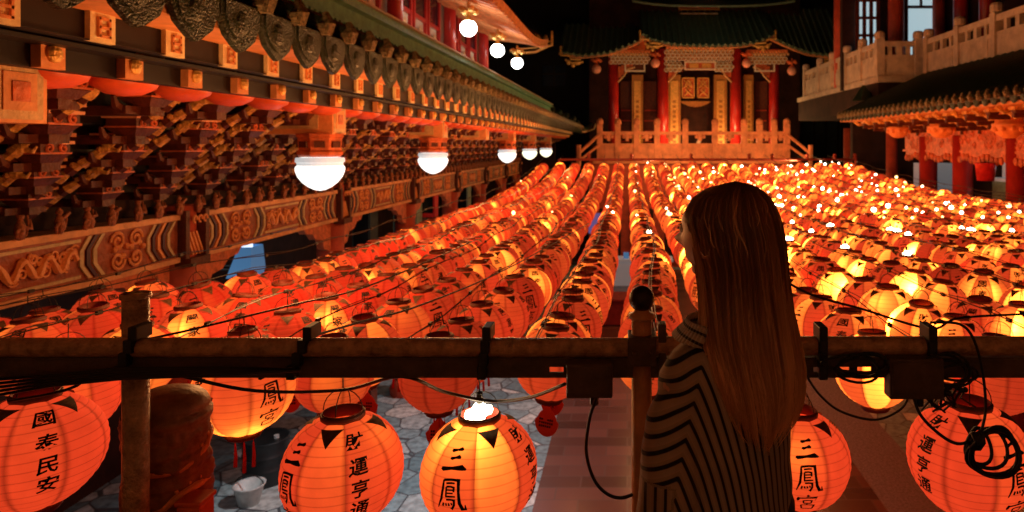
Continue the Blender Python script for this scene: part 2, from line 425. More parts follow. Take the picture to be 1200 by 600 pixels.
def set_attr(me, lc, bulb, glow):
    n = len(me.vertices)
    a = me.attributes.new('lc', 'FLOAT_VECTOR', 'POINT'); a.data.foreach_set('vector', np.array(lc, dtype=np.float32).ravel())
    a = me.attributes.new('bulb', 'FLOAT_VECTOR', 'POINT'); a.data.foreach_set('vector', np.array(bulb, dtype=np.float32).reshape(-1, 3).repeat(n if len(bulb) == 3 and not hasattr(bulb[0], '__len__') else 1, 0).ravel())
    a = me.attributes.new('glow', 'FLOAT_VECTOR', 'POINT'); a.data.foreach_set('vector', np.array(glow, dtype=np.float32).reshape(-1, 3).repeat(n if len(glow) == 3 and not hasattr(glow[0], '__len__') else 1, 0).ravel())
BIG = '三鳳宮'
def make_body(seg, rings, pleat, bulb, glow, texts, name='paper_body'):
    vs, lc, fs = body_arrays(seg, rings, pleat)
    b = MB(); b.add(vs, fs, 0); lcs = list(lc)
    for az0, s in texts:
        big = s == BIG
        if big: lay = [(.094, .072), (.008, .088), (-.078, .074)]
        else: lay = [(.125 - .056 * i, .052) for i in range(len(s))]
        for ch, (zc, size) in zip(s, lay):
            gv, gf = glyph(ch); lat0 = math.asin(max(-.93, min(.93, zc / (R0 * SZ))))
            pv = []
            for (u, v) in gv:
                lat = lat0 + (v - .45) * size / R0
                az = az0 + (u - .5) * size / (R0 * max(.35, math.cos(lat0)))
                pv.append(surf(az, lat, 1.016))
            b.add(pv, gf, 1); lcs += [(0, 0, 0)] * len(pv)
    o = b.build(name, ['paper', 'ink'])
    me = o.data; bpy.data.objects.remove(o)
    me.polygons.foreach_set('use_smooth', [m == 0 for m in b.m])
    set_attr(me, lcs, bulb, glow); return me
def mesh_of(b, name, mats, smooth=False):
    o = b.build(name, mats, smooth=smooth); me = o.data; bpy.data.objects.remove(o); return me
ZT = R0 * SZ * math.sin(TMAX); RT = R0 * math.cos(TMAX)
def collar_mesh(n=24, top=True):
    s = 1 if top else -1; b = MB(); r = RT
    b.lathe([(r * .96, s * (ZT - .006)), (r * 1.05, s * (ZT - .004)), (r * 1.08, s * (ZT + .012)), (r * 1.03, s * (ZT + .014)), (r * .96, s * (ZT + .013)), (r * .96, s * (ZT - .006))], n=n, mi=0)
    if top:
        b.lathe([(r * .93, ZT - .02), (r * .95, ZT + .018), (r * .97, ZT + .018), (r * .97, ZT + .012)], n=n, mi=1)
    else:
        b.lathe([(r * .96, -ZT - .012), (r * .96, -ZT - .022), (r * .90, -ZT - .024)], n=n, mi=1)
    return mesh_of(b, 'top_collar' if top else 'bottom_collar', ['collar', 'collar_red'], True)
def flap_mesh(az):
    b = MB(); w_ = .034 / (R0 * .45)
    rows = []
    for i in range(5):
        t = i / 4; lat = TMAX - .14 - t * .34; hw = .033 * (1 - t) / R0 / max(.3, math.cos(lat))
        rows.append([surf(az + hw * k, lat, 1.02 + .02 * math.sin(PI * t)) for k in (-1, -.5, 0, .5, 1)])
    vs = [p for r in rows for p in r]; fs = [(i * 5 + j, i * 5 + j + 1, i * 5 + j + 6, i * 5 + j + 5) for i in range(4) for j in range(4)]
    b.add(vs, fs); return mesh_of(b, 'cloth_flap', 'flap', True)
def handle_mesh():
    b = MB()
    for rot in (0, PI / 2):
        pts = [Vector((RT * .98 * math.cos(a) * math.cos(rot), RT * .98 * math.cos(a) * math.sin(rot), ZT + .02 + .062 * math.sin(a))) for a in [PI * i / 10 for i in range(11)]]
        b.tube(pts, .0016, 5)
    b.tube([(0, 0, ZT + .08), (0, 0, ZT + .115)], .002, 5)
    return mesh_of(b, 'wire_handle', 'wire')
def bulb_mesh():
    b = MB(); b.ball((0, 0, ZT + .022), .026, 10, sc=(1, 1, 1.1)); b.ball((.03, .01, ZT + .018), .016, 8); b.ball((-.032, -.008, ZT + .02), .018, 8); b.tube([(0, 0, ZT + .04), (0, 0, ZT + .08)], .010, 8, mi=1)
    return mesh_of(b, 'bulb', ['bulb_white', 'dark_metal'], True)
def tassel_mesh():
    b = MB()
    for dx, l in ((-.03, .085), (.0, .11), (.032, .09)):
        b.tube([(dx, 0, -ZT - .015), (dx, 0, -ZT - .05)], .0015, 5); b.tube([(dx, 0, -ZT - .05), (dx + .002, 0, -ZT - .05 - l * .5), (dx, .002, -ZT - .05 - l)], [.003, .006, .007], 6)
    return mesh_of(b, 'tassel', 'tassel')
def card_mesh(k):
    """gourd shaped wish card hanging on a thread, with rows of small print"""
    b = MB(); pts = []
    for i in range(28):
        a = 2 * PI * i / 28; y = math.cos(a); x = math.sin(a)
        r = .052 + .014 * math.cos(2 * a) * (1 if y > 0 else .3); pts.append((x * (.05 if y > .15 else .062), y * .068 if y < 0 else y * .055 + .012 * (abs(x) < .3)))
    z0 = -ZT - .11
    b.tube([(0, 0, -ZT - .015), (0, 0, z0 + .06)], .001, 4)
    b.prism(pts, (0, 0, z0), (1, 0, 0), (0, 0, 1), (0, .002, 0), 0)
    rnd = random.Random(k)
    for r_ in range(3):
        for c in range(7):
            if rnd.random() < .12: continue
            x = -.034 + c * .0105; z = z0 + .008 - r_ * .015
            b.box((x, -.0015, z), (.007, .001, .0085), 1)
    return mesh_of(b, 'wish_card', ['card', 'ink'])
COLL_T = {n: collar_mesh(n, True) for n in (12, 32)}; COLL_B = {n: collar_mesh(n, False) for n in (12, 32)}
FLAPS = [flap_mesh(k * PI / 2) for k in range(4)]
HANDLE = handle_mesh(); BULB = bulb_mesh(); TASSEL = tassel_mesh(); CARDS = [card_mesh(k) for k in range(3)]
TX1 = [(-PI / 4, BIG), (PI / 4, '財運亨通'), (3 * PI / 4, BIG), (-3 * PI / 4, '闔家平安')]
TX2 = [(PI / 4, BIG), (3 * PI / 4, '國泰民安')]
TX3 = [(-PI / 4, '國泰民安'), (3 * PI / 4, '財運亨通')]
def rbulb(rnd, reach):
    a = rnd.uniform(0, 2 * PI); r = rnd.uniform(.5, .78) * reach; return (r * math.cos(a), r * math.sin(a), rnd.uniform(.2, .5))
# variants: (bulb position, (base, bulb power, 0)); three moods, from dim to bright
VAR = {0: [], 1: [], 2: []}
rv = random.Random(3)
for mood in range(3):
    for k in range(6):
        bl = rbulb(rv, 1.0)
        base = [.42, .55, .62][mood] * rv.uniform(.8, 1.25)
        pw = ([.02, .05, .15, .02, .3, .08][k] if mood == 0 else [.08, .2, .4, .8, .15, 1.1][k] if mood == 1 else [1.2, 1.8, 2.4, .9, 3.2, 1.6][k])
        VAR[mood].append((bl, (base, pw, mood * 10 + k + .5)))
MIDBODY = {}
def mid_body(mood, k, tx, near):
    key = (mood, k, tx, near)
    if key not in MIDBODY:
        bl, gl = VAR[mood][k]
        MIDBODY[key] = make_body(48 if near else 24, 80 if near else 16, near, bl, gl, [TX1, TX2, TX3][tx])
    return MIDBODY[key]
def kid(me, name, parent, loc=(0, 0, 0)):
    o = bpy.data.objects.new(name, me); col.objects.link(o); o.parent = parent; o.location = loc; return o
def lantern(loc, yaw, label, group, body, detail, bulb=False, card=None, scale=1., tilt=(0, 0), tassel=True):
    t = thing('red_lantern', label, 'lantern', loc, group)
    t.rotation_euler = (tilt[0], tilt[1], yaw); t.scale = (scale,) * 3
    kid(body, 'paper_body', t)
    n = 32 if detail > 1 else 12
    ct = kid(COLL_T[n], 'top_collar', t); cb = kid(COLL_B[n], 'bottom_collar', t)
    if detail >= 1:
        for f in FLAPS: kid(f, 'cloth_flap', t)
    if detail > 1:
        kid(HANDLE, 'wire_handle', ct)
        if tassel: kid(TASSEL, 'tassel', cb)
    if bulb: kid(BULB, 'bulb', t)
    if card is not None:
        o = kid(CARDS[card % 3], 'wish_card', t); o.rotation_euler = (0, 0, -yaw + random.uniform(-.5, .5))
    return t

# lanterns of the front string, under the handrail
fb = lambda bl, gl, tx: make_body(64, 96, True, bl, gl, tx)
D2 = math.radians
front = [
 (42, 527, 2.02, -4, [(.92, '國泰民安'), (-1.25, BIG)], (.2, .2, .3), (.80, .01, 41.5), False, 'large red paper lantern at the far left, beside the cut rail post'),
 (402, 549, 2.05, 2, [(-.66, BIG), (.60, '財運亨通')], (.5, .1, .5), (.78, .10, 42.5), False, 'red lantern under the handrail, left neighbour of the one with a blazing bulb'),
 (562, 551, 2.07, 30, TX1, (-.35, .3, .74), (.80, .42, 43.5), True, 'red paper lantern under the handrail with a blazing white bulb in its open neck'),
 (937, 537, 2.42, 40, TX1, (-.6, .4, .4), (.84, .10, 44.5), False, 'red paper lantern half hidden by the long haired woman, its three large characters facing us'),
 (1136, 537, 2.04, -26, [(-PI / 4, '財運亨通'), (PI / 4, BIG)], (.1, .2, .3), (.84, .03, 45.5), False, 'large red paper lantern at lower right behind the coiled black cable'),
 (286, 455, 2.55, 14, [(-PI / 4, '闔家平安'), (PI / 4, BIG)], (.2, .5, -.75), (.72, 1.2, 46.5), False, 'red paper lantern just behind the carved column with a yellow hot spot at its bottom'),
 (80, 462, 2.62, 40, TX3, (.2, .2, .3), (.8, .05, 47.5), False, 'red paper lantern behind the large one at the far left, mostly hidden by the handrail'),
]
front_pos = []
for (px, py, d, yaw, tx, bl, gl, blb, lab) in front:
    p = P(px, py, d); front_pos.append(p)
    lantern(p, D2(yaw), lab, None, fb(bl, gl, tx), 2, bulb=blb, tassel=True)

# rows over the courtyard
FARPX = [637, 657, 674, 691, 708, 725, 743, 760, 777, 794, 811, 828, 846, 864, 882, 900, 919, 938, 957, 976, 994]
def rowX(i, d):
    if i == 21: return -3.05 + .03 * d
    near = .10 + (.5 if i > 6 else .46) * (i - 6); far = (FARPX[i] - VX) / 43.2
    return lerp(near, far, sstep((d - 2.7) / 2.6))
def rowH(i, d):
    if i == 21: return .99
    if i < 2: return .95 + .05 * sstep((d - 3) / 3) if d < 8 else rowH(3, d)
    T = [(2.0, 1.0), (3.0, 1.0), (5.5, .96), (8, 1.0), (11, 1.04), (14, .97), (16.5, .82), (18.6, .60), (20, .45)]
    for (a, p), (b_, q) in zip(T[:-1], T[1:]):
        if d <= b_: return lerp(p, q, (d - a) / (b_ - a))
    return .45
rl = random.Random(11)
allL = []
for i in range(22):
    d = 2.95 + rl.uniform(0, .2) + (.15 if i == 6 else 0)
    k = 0
    while d < (18.55 if i < 21 else 4.3):
        x = rowX(i, d) + rl.gauss(0, .009 if i < 8 else .017); h = rowH(i, d) + rl.gauss(0, .008 if i < 8 else .018)
        if i == 7 and d < 3.4: d += .3; continue
        px = VX + x / d * F
        if px < 1270 and px > -60:
            bright = sstep((i - 4) / 5.) if i < 21 else 0.
            q = rl.random()
            mood = 2 if q < .05 + .66 * bright else (1 if q < .42 + .53 * bright else 0)
            allL.append(dict(i=i, k=k, x=x, d=d, z=ZC - h, mood=mood, v=rl.randrange(6), tx=rl.randrange(3), yaw=rl.uniform(0, 2 * PI), s=rl.uniform(.97, 1.04) * lerp(.97, .82, sstep((d - 3) / 4.5)), t=(rl.gauss(0, .06), rl.gauss(0, .06))))
        d += (rl.uniform(.228, .262) if i < 10 else rl.uniform(.24, .28)) + .07 * (1 - sstep((d - 3.6) / 1.5)) * (i != 5); k += 1
allL.sort(key=lambda a: a['d'] ** 2 + a['x'] ** 2)
IND = allL[:290]; REST = allL[290:]
ORD = ['first', 'second', 'third', 'fourth', 'fifth', 'sixth', 'seventh', 'eighth', 'ninth', 'tenth', '11th', '12th', '13th', '14th', '15th', '16th', '17th', '18th', '19th', '20th', '21st']
def rowname(i):
    if i == 21: return 'short string under the left hall'
    if i < 6: return '%s string from the left eave' % ORD[i]
    if i == 6: return 'string right behind the ball post'
    return '%s string right of the ball post' % ORD[i - 7]
for a in sorted(IND, key=lambda a: (a['i'], a['k'])):
    near = a['d'] < 4.2
    lab = 'red lantern, %s back from handrail in the %s' % (ORD[a['k']] if a['k'] < 21 else 'far', rowname(a['i']))
    lantern((a['x'], a['d'], a['z']), a['yaw'], lab, 'lanterns strung over the courtyard', mid_body(a['mood'], a['v'], a['tx'], near), 2 if near else 1,
            bulb=(a['mood'] == 2 and rl.random() < (.05 if a['d'] < 5 else .25)), card=(rl.randrange(3) if a['d'] < 5 and a['i'] < 6 and rl.random() < .5 else None), scale=a['s'], tilt=a['t'], tassel=rl.random() < .6)
# the rest as one mass
def mass(items):
    vs, lc, fs = body_arrays(16, 10); nb = len(vs); V = np.array([tuple(v) for v in vs]); LC = np.array(lc); Fq = np.array(fs)
    def quads(me_b, ):
        return np.array([tuple(v) for v in me_b.v]), me_b.f
    c = MB(); r = RT
    c.lathe([(r * .9, ZT - .02), (r * 1.08, ZT + .0), (r * 1.02, ZT + .004), (r * .9, ZT + .004), (r * .85, ZT - .02)], n=10, mi=1)
    for q in range(4):
        a0 = q * PI / 2; c.add([surf(a0 - .38, TMAX - .15, 1.03), surf(a0 + .38, TMAX - .15, 1.03), surf(a0, .74, 1.03)], [(0, 1, 2)], 2)
    bb = MB(); bb.ball((0, 0, ZT + .02), .030, 6, 3)
    tx = MB()
    for q in range(4):
        a0 = q * PI / 2 + PI / 4
        for zc in (.07, .01, -.05):
            l0 = math.asin(zc / R0)
            for (u0, v0, u1, v1) in ((-.020, .008, .020, .014), (-.016, -.004, .018, .002), (-.022, -.018, .022, -.012), (-.004, -.02, .003, .02)):
                tx.add([surf(a0 + u / R0, l0 + v / R0, 1.02) for u, v in ((u0, v0), (u1, v0), (u1, v1), (u0, v1))], [(0, 1, 2, 3)], 4)
    AV = []; AL = []; AB = []; AG = []; faces = []; mi = []; off = 0
    rnd = random.Random(5)
    for a in items:
        bl, gl = VAR[a['mood']][a['v']]
        m = np.array(Matrix.Rotation(a['yaw'], 3, 'Z') @ Matrix.Rotation(a['t'][0], 3, 'X')) * a['s']
        T = np.array((a['x'], a['d'], a['z']))
        parts = [(V, [tuple(f) for f in Fq.tolist()], [0] * len(fs), LC), (*quads(c), c.m, None)]
        if a['d'] < 9: parts.append((*quads(tx), tx.m, None))
        if a['mood'] == 2 and rnd.random() < .42:
            e = MB(); s9 = rnd.choice((.6, .8, 1., 1.5)); aa = rnd.uniform(0, 6.28); e.ball((.06 * math.cos(aa), .06 * math.sin(aa), ZT + rnd.uniform(-.01, .04)), .022 * s9 * (1.25 if a['i'] > 8 else 1), 6, rnd.choice((3, 5, 5) if a['i'] > 8 else (3, 3, 3, 5)))
            parts.append((*quads(e), e.m, None))
        for vv, ff, mm, l in parts:
            AV.append(vv @ m.T + T); n = len(vv)
            AL.append(l if l is not None else np.zeros((n, 3))); AB.append(np.tile(bl, (n, 1))); AG.append(np.tile(gl, (n, 1)))
            faces += [tuple(i + off for i in f) for f in ff]; mi += mm; off += n
    me = bpy.data.meshes.new('lanterns_far'); me.from_pydata(np.concatenate(AV).tolist(), [], faces)
    for k in ('paper', 'collar_far_lit', 'flap', 'bulb', 'ink', 'bulb_white'): me.materials.append(M[k])
    me.polygons.foreach_set('material_index', mi); me.polygons.foreach_set('use_smooth', [m == 0 for m in mi])
    for nm, A in (('lc', AL), ('bulb', AB), ('glow', AG)):
        at = me.attributes.new(nm, 'FLOAT_VECTOR', 'POINT'); at.data.foreach_set('vector', np.concatenate(A).astype(np.float32).ravel())
    me.update(); o = bpy.data.objects.new('distant_lanterns', me); col.objects.link(o); return o
tag(mass(REST), 'mass of small glowing red and yellow lanterns strung out toward the far temple', 'lanterns', kind='stuff')

# the strings that carry them
for i in range(22):
    b = MB(); pts = []; d = 2.3
    while d < (19.2 if i < 21 else 6):
        x = rowX(i, d)
        if VX + x / d * F < 1300: pts.append(Vector((x + .01 * math.sin(d * 3 + i), d, ZC - rowH(i, d) + ZT + .105 + .012 * math.sin(d * 5.1 + i * 2))))
        d += .18
    if len(pts) < 3: continue
    b.tube(pts, .003, 5)
    b.tube([p + Vector((.012, 0, .008 + .008 * math.sin(j * 1.7))) for j, p in enumerate(pts)], .002, 4)
    for j in range(0, len(pts), 3): b.box(pts[j], (.012, .03, .016))
    tag(b.build('lantern_string', 'wire'), 'thin black cable carrying the %s' % rowname(i), 'cable', 'cables the lanterns hang from')
# crossing feed cables above the lanterns
def cable(name, px, r, label, d=None, parent=None, sag=True, mt='wire', n=6):
    pts = [P(*p) for p in px]; out = []
    for i in range(len(pts) - 1):                     # catmull-rom
        p0 = pts[max(0, i - 1)]; p1 = pts[i]; p2 = pts[i + 1]; p3 = pts[min(len(pts) - 1, i + 2)]
        for s in range(n):
            t = s / n; out.append(.5 * ((2 * p1) + (p2 - p0) * t + (2 * p0 - 5 * p1 + 4 * p2 - p3) * t * t + (3 * p1 - p0 - 3 * p2 + p3) * t ** 3))
    out.append(pts[-1]); b = MB(); b.tube(out, r, 6); o = b.build(name, mt, smooth=True)
    return tag(o, label, 'cable') if label else o
cable('feed_cable', [(352, 398, 1.85), (420, 378, 2.2), (500, 355, 2.7), (600, 312, 3.8), (690, 262, 6)], .004, 'pair of black feed cables rising from the rail clamp over the lanterns, upper one')
cable('feed_cable', [(10, 470, 1.9), (90, 452, 1.8), (130, 410, 2.0), (230, 385, 2.2), (340, 358, 2.6), (440, 332, 3.2), (560, 280, 4.6)], .004, 'long black feed cable crossing the left lanterns from the corner post')
cable('feed_cable', [(905, 320, 2.2), (950, 345, 2.2), (1010, 362, 2.2), (1090, 385, 2.1), (1130, 372, 2.2), (1260, 366, 2.4)], .004, 'black feed cable drooping across the right-hand lanterns above the rail')
cable('front_cable', [(215, 441, 1.84), (300, 458, 1.9), (402, 457, 2.03), (470, 441, 1.8), (520, 459, 1.95), (575, 470, 2.05), (620, 466, 1.95), (662, 450, 1.8)], .005, 'drooping black cable under the handrail carrying the two central lanterns')
# ------------------------------------------------------------------ the hall on the left
LH = thing('temple_hall', 'long temple side hall on the left with stacked carved brackets under a green tiled eave', 'temple hall', (-4.6, 3, 0))
XB = -4.6
cols_y = [3.3, 7.0, 10.7, 14.3, 17.9, 21.5, 25.1, 28.4]
Y0, Y1 = 1.9, 30.5
for i, y in enumerate(cols_y):
    b = MB(); b.tube([(XB - .05, y, 0), (XB - .05, y, ZC - .62)], .2, 18, 0)
    b.lathe([(.3, 0), (.32, .15), (.24, .3), (.2, .32)], (XB - .05, y, 0), 18, 0)
    b.build('column', 'red_brown', LH, smooth=True)
    b = MB()           # box bracket on the column between two tie beams
    b.bx(XB - .02, XB + .23, y - .16, y + .16, ZC - 1.22, ZC - 1.14); b.bx(XB + .0, XB + .2, y - .19, y - .13, ZC - 1.14, ZC - .66); b.bx(XB + .0, XB + .2, y + .13, y + .19, ZC - 1.14, ZC - .66)
    for k in range(4): b.box((XB + .16, y - .09 + k * .055, ZC - 1.0), (.03, .02, .26), 1, Matrix.Rotation(.45, 3, 'X'))
    for k in range(3):
        c0 = Vector((XB + .22, y - .08 + k * .085, ZC - .76))
        b.tube([c0 + Vector((0, math.cos(q) * .035 * (1 - q / 9), math.sin(q) * .05 * (1 - q / 9))) for q in [j * .6 for j in range(9)]], .012, 6, 1)
    b.build('corbel_box', ['dark_wood', 'relief'], LH)
def spiral(b, c, r, turns, w, s=1, a0=0., mi=0, ax='y'):
    pts = []
    for j in range(int(14 * turns)):
        q = j / 14 * 2 * PI; rr = r * (1 - j / (14 * turns + 4)); pts.append(Vector(c) + Vector((0, s * math.cos(q + a0) * rr, math.sin(q + a0) * rr)))
    b.tube(pts, w, 5, mi)
for i in range(len(cols_y) - 1):
    ya, yb = cols_y[i] + .2, cols_y[i + 1] - .2; z0, z1 = ZC - 1.14, ZC - .72; zc = (z0 + z1) / 2; L_ = yb - ya
    X = XB + .12
    b = MB(); b.bx(XB - .12, X, ya, yb, z0, z1, 0)
    b.bx(XB - .13, X + .03, ya, yb, z1 - .025, z1 + .03, 1); b.bx(XB - .13, X + .03, ya, yb, z0 - .03, z0 + .02, 1)
    TB = b.build('tie_beam', ['beam_base', 'orange_wood'], LH)
    r = MB(); hgt = (z1 - z0) / 2 - .035
    def chev(yc, dirn, mi, th, off=0.):
        pts = [(yc - th / 2, -hgt), (yc + th / 2, -hgt), (yc + th / 2 + dirn * .09, -hgt * .35), (yc + th / 2 + dirn * .09, hgt * .35), (yc + th / 2, hgt), (yc - th / 2, hgt), (yc - th / 2 + dirn * .09, hgt * .35), (yc - th / 2 + dirn * .09, -hgt * .35)]
        for q in (0, 1, 2):   # split in convex pieces
            a, c_ = [(0, 1, 2, 7), (7, 2, 3, 6), (6, 3, 4, 5)][q], None
            r.prism([pts[k] for k in a], (X + .002 + off, 0, zc), (0, 1, 0), (0, 0, 1), (.014, 0, 0), mi)
    for side, base in ((1, ya), (-1, yb)):
        for k, (dy, mi) in enumerate(((.06, 1), (.13, 2), (.20, 0), (.27, 2), (.34, 1))): chev(base + side * dy, side, mi, .035)
        for k, (dy, mi) in enumerate(((.98, 1), (1.05, 2), (1.12, 1))): chev(base + side * dy, side, mi, .04)
        for sg in (-1, 1):
            for sy_ in (-1, 1):
                spiral(r, (X + .012, base + side * .70 + sy_ * .11, zc + sg * .085), .085, 1.6, .014, sy_, 0 if sg > 0 else PI, 0)
        for k in range(8): r.ball((X + .01, base + side * (.5 + .05 * k), zc + .05 * math.sin(k * 2.2)), .028, 6, 0)
    m0, m1 = ya + 1.22, yb - 1.22
    r.bx(X, X + .016, m0, m1, z1 - .075, z1 - .05, 1); r.bx(X, X + .016, m0, m1, z0 + .05, z0 + .075, 1)
    rr = random.Random(i)
    pts = [Vector((X + .02, lerp(m0 + .05, m1 - .05, j / 40), zc + .07 * math.sin(j * .55))) for j in range(41)]
    r.tube(pts, [.02 + .012 * math.sin(j * .8) ** 2 for j in range(41)], 6, 0)
    for j in range(16):
        spiral(r, (X + .012, rr.uniform(m0 + .06, m1 - .06), zc + rr.uniform(-.09, .09)), rr.uniform(.03, .055), 1.3, .009, rr.choice((-1, 1)), rr.uniform(0, 6), 0)
    r.build('beam_relief', ['relief', 'tan', 'purple'], TB)
    for sd, base in ((1, ya), (-1, yb)):     # scalloped spandrels under the beam
        b = MB(); prof = [(0, 0), (.9, 0), (.8, -.10), (.62, -.12), (.5, -.22), (.3, -.25), (.22, -.4), (0, -.46)]
        pr = [(p * sd, q) for p, q in prof]
        for k in range(1, len(pr) - 1): b.prism([pr[0], pr[k], pr[k + 1]], (XB - .06, base, z0 - .03), (0, 1, 0), (0, 0, 1), (.10, 0, 0), 0)
        b.build('spandrel', 'brown_wood', LH)
b = MB(); b.bx(-8.2, -8.0, Y0, Y1, 0, ZC + 6); b.bx(-8, XB - .15, Y0, Y1, ZC - .62, ZC - .5); b.bx(-8, -3.2, Y1 - .2, Y1, 0, ZC + 1)
b.bx(XB - .25, XB - .2, Y0, Y1, ZC - .7, ZC + 1.8)
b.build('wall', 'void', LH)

M['bracket_gold'] = mat('carved_gilt_wood', (1.0, .36, .10), .4, 0, .7, 22, .6, 50)
M['lip_orange'] = mat('bracket_lip', (.95, .42, .22), .45, 0, .2, 20)
# stacked brackets: tiers stepping out over the court
def tierX(t): return lerp(-4.32, -2.98, t / 4)
def tierZ(t): return ZC + lerp(-.34, .34, t / 4)
sp = .34
nset = int((Y1 - 2.0) / sp)
rb = random.Random(2)
def scroll_arm(b, p, s, rnd):
    """carved diagonal arm, like a beast head reaching out"""
    pts = []; n = 13
    for j in range(n):
        u = j / (n - 1)
        pts.append(p + Vector((-.22 + .44 * u, s * .02 * math.sin(u * 6), -.16 + .26 * u + .010 * math.sin(u * 12 + 1))))
    b.tube(pts, [.022 + .014 * abs(math.sin(j * 1.9 + s)) for j in range(n)], 5, 1)
    for j in range(2, n, 3): b.ball(pts[j] + Vector((0, s * .03, .02)), .022, 5, 3)
    e = pts[-1]; b.ball(e, .036, 7, 1, (1.1, .8, 1)); b.tube([e, e + Vector((.05, 0, .05)), e + Vector((.02, 0, .11))], [.018, .012, .004], 5, 1)
    b.tube([e + Vector((0, 0, -.02)), e + Vector((.07, 0, -.03)), e + Vector((.09, 0, .01))], [.02, .014, .006], 5, 1)
for j in range(nset):
    y = 2.2 + j * sp; b = MB()
    for t in range(5):
        if (t + j) % 2: continue
        x, z = tierX(t), tierZ(t) + rb.uniform(-.006, .006)
        b.box((x, y, z + .018), (.20, .22, .14), 0); b.box((x, y, z - .080), (.20, .22, .05), 0, taper=.6)
        b.box((x, y, z + .070), (.245, .265, .024), 2); b.box((x, y, z + .022), (.235, .255, .020), 2); b.box((x, y, z - .045), (.215, .235, .012), 3)
        b.box((x - .17, y, z - .13), (.44, .09, .06), 0); b.box((x - .05, y, z - .13), (.08, .34, .05), 0)
        for sy_ in (-1, 1):
            spiral(b, (x + .105, y + sy_ * .055, z - .015), .034, 1.3, .009, sy_, 1, 3)
            b.tube([(x - .05, y + sy_ * .13, z - .13), (x - .05, y + sy_ * .20, z - .10), (x - .04, y + sy_ * .23, z - .05)], [.028, .024, .012], 5, 0)
        if rb.random() < .75:
            o_ = Vector((x + .12, y + .17, z + .02)); pts = [o_ + Vector((-.26 + .50 * u, .012 * math.sin(u * 9), -.20 + .33 * u)) for u in [q / 12 for q in range(13)]]
            for q in range(12):
                r_ = .030 + .012 * abs(math.sin(q * 1.7 + j)); b.tube([pts[q], pts[q + 1]], [r_, r_ * .85], 6, 1 if q % 3 else 0)
            for q in range(1, 12, 2): b.ball(pts[q] + Vector((.01, rb.choice((-.03, .03)), .02)), .02, 5, 1)
            e = pts[-1]; b.ball(e, .042, 7, 1, (1.2, .8, .9)); b.tube([e, e + Vector((.06, 0, .04)), e + Vector((.05, 0, .10))], [.022, .014, .005], 5, 1); b.tube([e, e + Vector((.08, 0, -.02)), e + Vector((.10, 0, .01))], [.02, .014, .006], 5, 1)
    b.build('carved_bracket', ['dark_wood', 'bracket_gold', 'lip_orange', 'brown_wood'], LH)
b = MB()               # stepped boards behind the brackets, black to stand for the shade between
for t in range(5): b.bx(tierX(t) - .56, tierX(t) - .46, Y0, Y1, tierZ(t) - .20, tierZ(t) + .12)
b.build('bracket_shade_backing', 'black_board', LH)
for k in range(90):    # row of little carved figures on top of the beam
    b = MB(); y = 2.4 + k * .29 + rb.uniform(-.03, .03); x = XB + .17; z = ZC - .69; s = rb.uniform(.9, 1.25)
    b.ball((x, y, z + .145 * s), .024 * s, 7); l_ = rb.uniform(-.03, .03); b.tube([(x, y + l_, z), (x, y + l_ + rb.uniform(-.02, .02), z + .05), (x, y, z + .10), (x, y, z + .13 * s)], [.022, .036, .034, .014], 7); b.tube([(x, y - l_, z), (x + .02, y - l_ * .5, z + .06), (x, y, z + .09)], [.02, .022, .02], 6); b.tube([(x, y + .05, z + .02), (x + .01, y + .06, z + .1), (x, y + .055, z + rb.uniform(.15, .2))], .008, 5); b.ball((x, y, z + .165 * s), .015, 5)
    b.tube([(x, y, z + .09), (x + .03, y + .06, z + .10 + rb.uniform(-.03, .06)), (x, y + .08, z + .14)], [.018, .014, .01], 5)
    b.tube([(x, y, z + .09), (x + .03, y - .06, z + .06), (x + .02, y - .05, z + .01)], [.018, .014, .01], 5)
    b.build('carved_figure', 'figure', LH, smooth=True)
# red cushion corbels, stud plates and the banded fascia
for k in range(int((Y1 - 2.2) / .5)):
    y = 2.3 + k * .5
    b = MB(); b.ball((-2.80, y, ZC + .37), .2, 12, sc=(.8, 1.05, .5)); b.build('red_corbel', 'corbel_red', LH, smooth=True)
    b = MB(); b.box((-2.58, y + .24, ZC + .405), (.05, .13, .13), 0); b.ball((-2.55, y + .24, ZC + .405), .042, 10, 1, (.6, 1, 1)); b.build('stud_plate', ['orange_wood', 'gold'], LH, smooth=False)
b = MB()
b.bx(-2.66, -2.60, Y0, Y1, ZC + .34, ZC + .46, 0); b.bx(-2.62, -2.56, Y0, Y1, ZC + .467, ZC + .473, 0); b.bx(-2.48, -2.42, Y0, Y1, ZC + .475, ZC + .60, 0); b.bx(-2.49, -2.40, Y0, Y1, ZC + .470, ZC + .474, 0)
b.bx(-2.6, -2.48, Y0, Y1, ZC + .44, ZC + .46, 0)
b.build('fascia', ['black_board', 'tan', 'orange_wood'], LH)
for k in range(int((Y1 - 2.2) / .5)):
    y = 2.12 + k * .5; b = MB(); b.box((-2.41, y, ZC + .535), (.03, .15, .135), 0)
    for q in (-1, 0, 1):
        b.box((-2.39, y, ZC + .535 + q * .04), (.012, .075, .012), 1)
    b.box((-2.39, y - .03, ZC + .535), (.012, .012, .09), 1); b.box((-2.39, y + .03, ZC + .535), (.012, .012, .09), 1)
    b.build('fascia_block', ['fascia_tan', 'orange_wood'], LH)
b = MB()               # sloping soffit
b.add([(-2.42, Y0, ZC + .60), (-2.10, Y0, ZC + .60), (-2.10, Y1, ZC + .60), (-2.42, Y1, ZC + .60), (-2.42, Y0, ZC + .66), (-2.10, Y0, ZC + .66), (-2.10, Y1, ZC + .66), (-2.42, Y1, ZC + .66)],
      [(0, 1, 2, 3), (7, 6, 5, 4), (0, 4, 5, 1), (2, 6, 7, 3), (1, 5, 6, 2), (0, 3, 7, 4)])
b.build('soffit', 'orange_wood', LH)
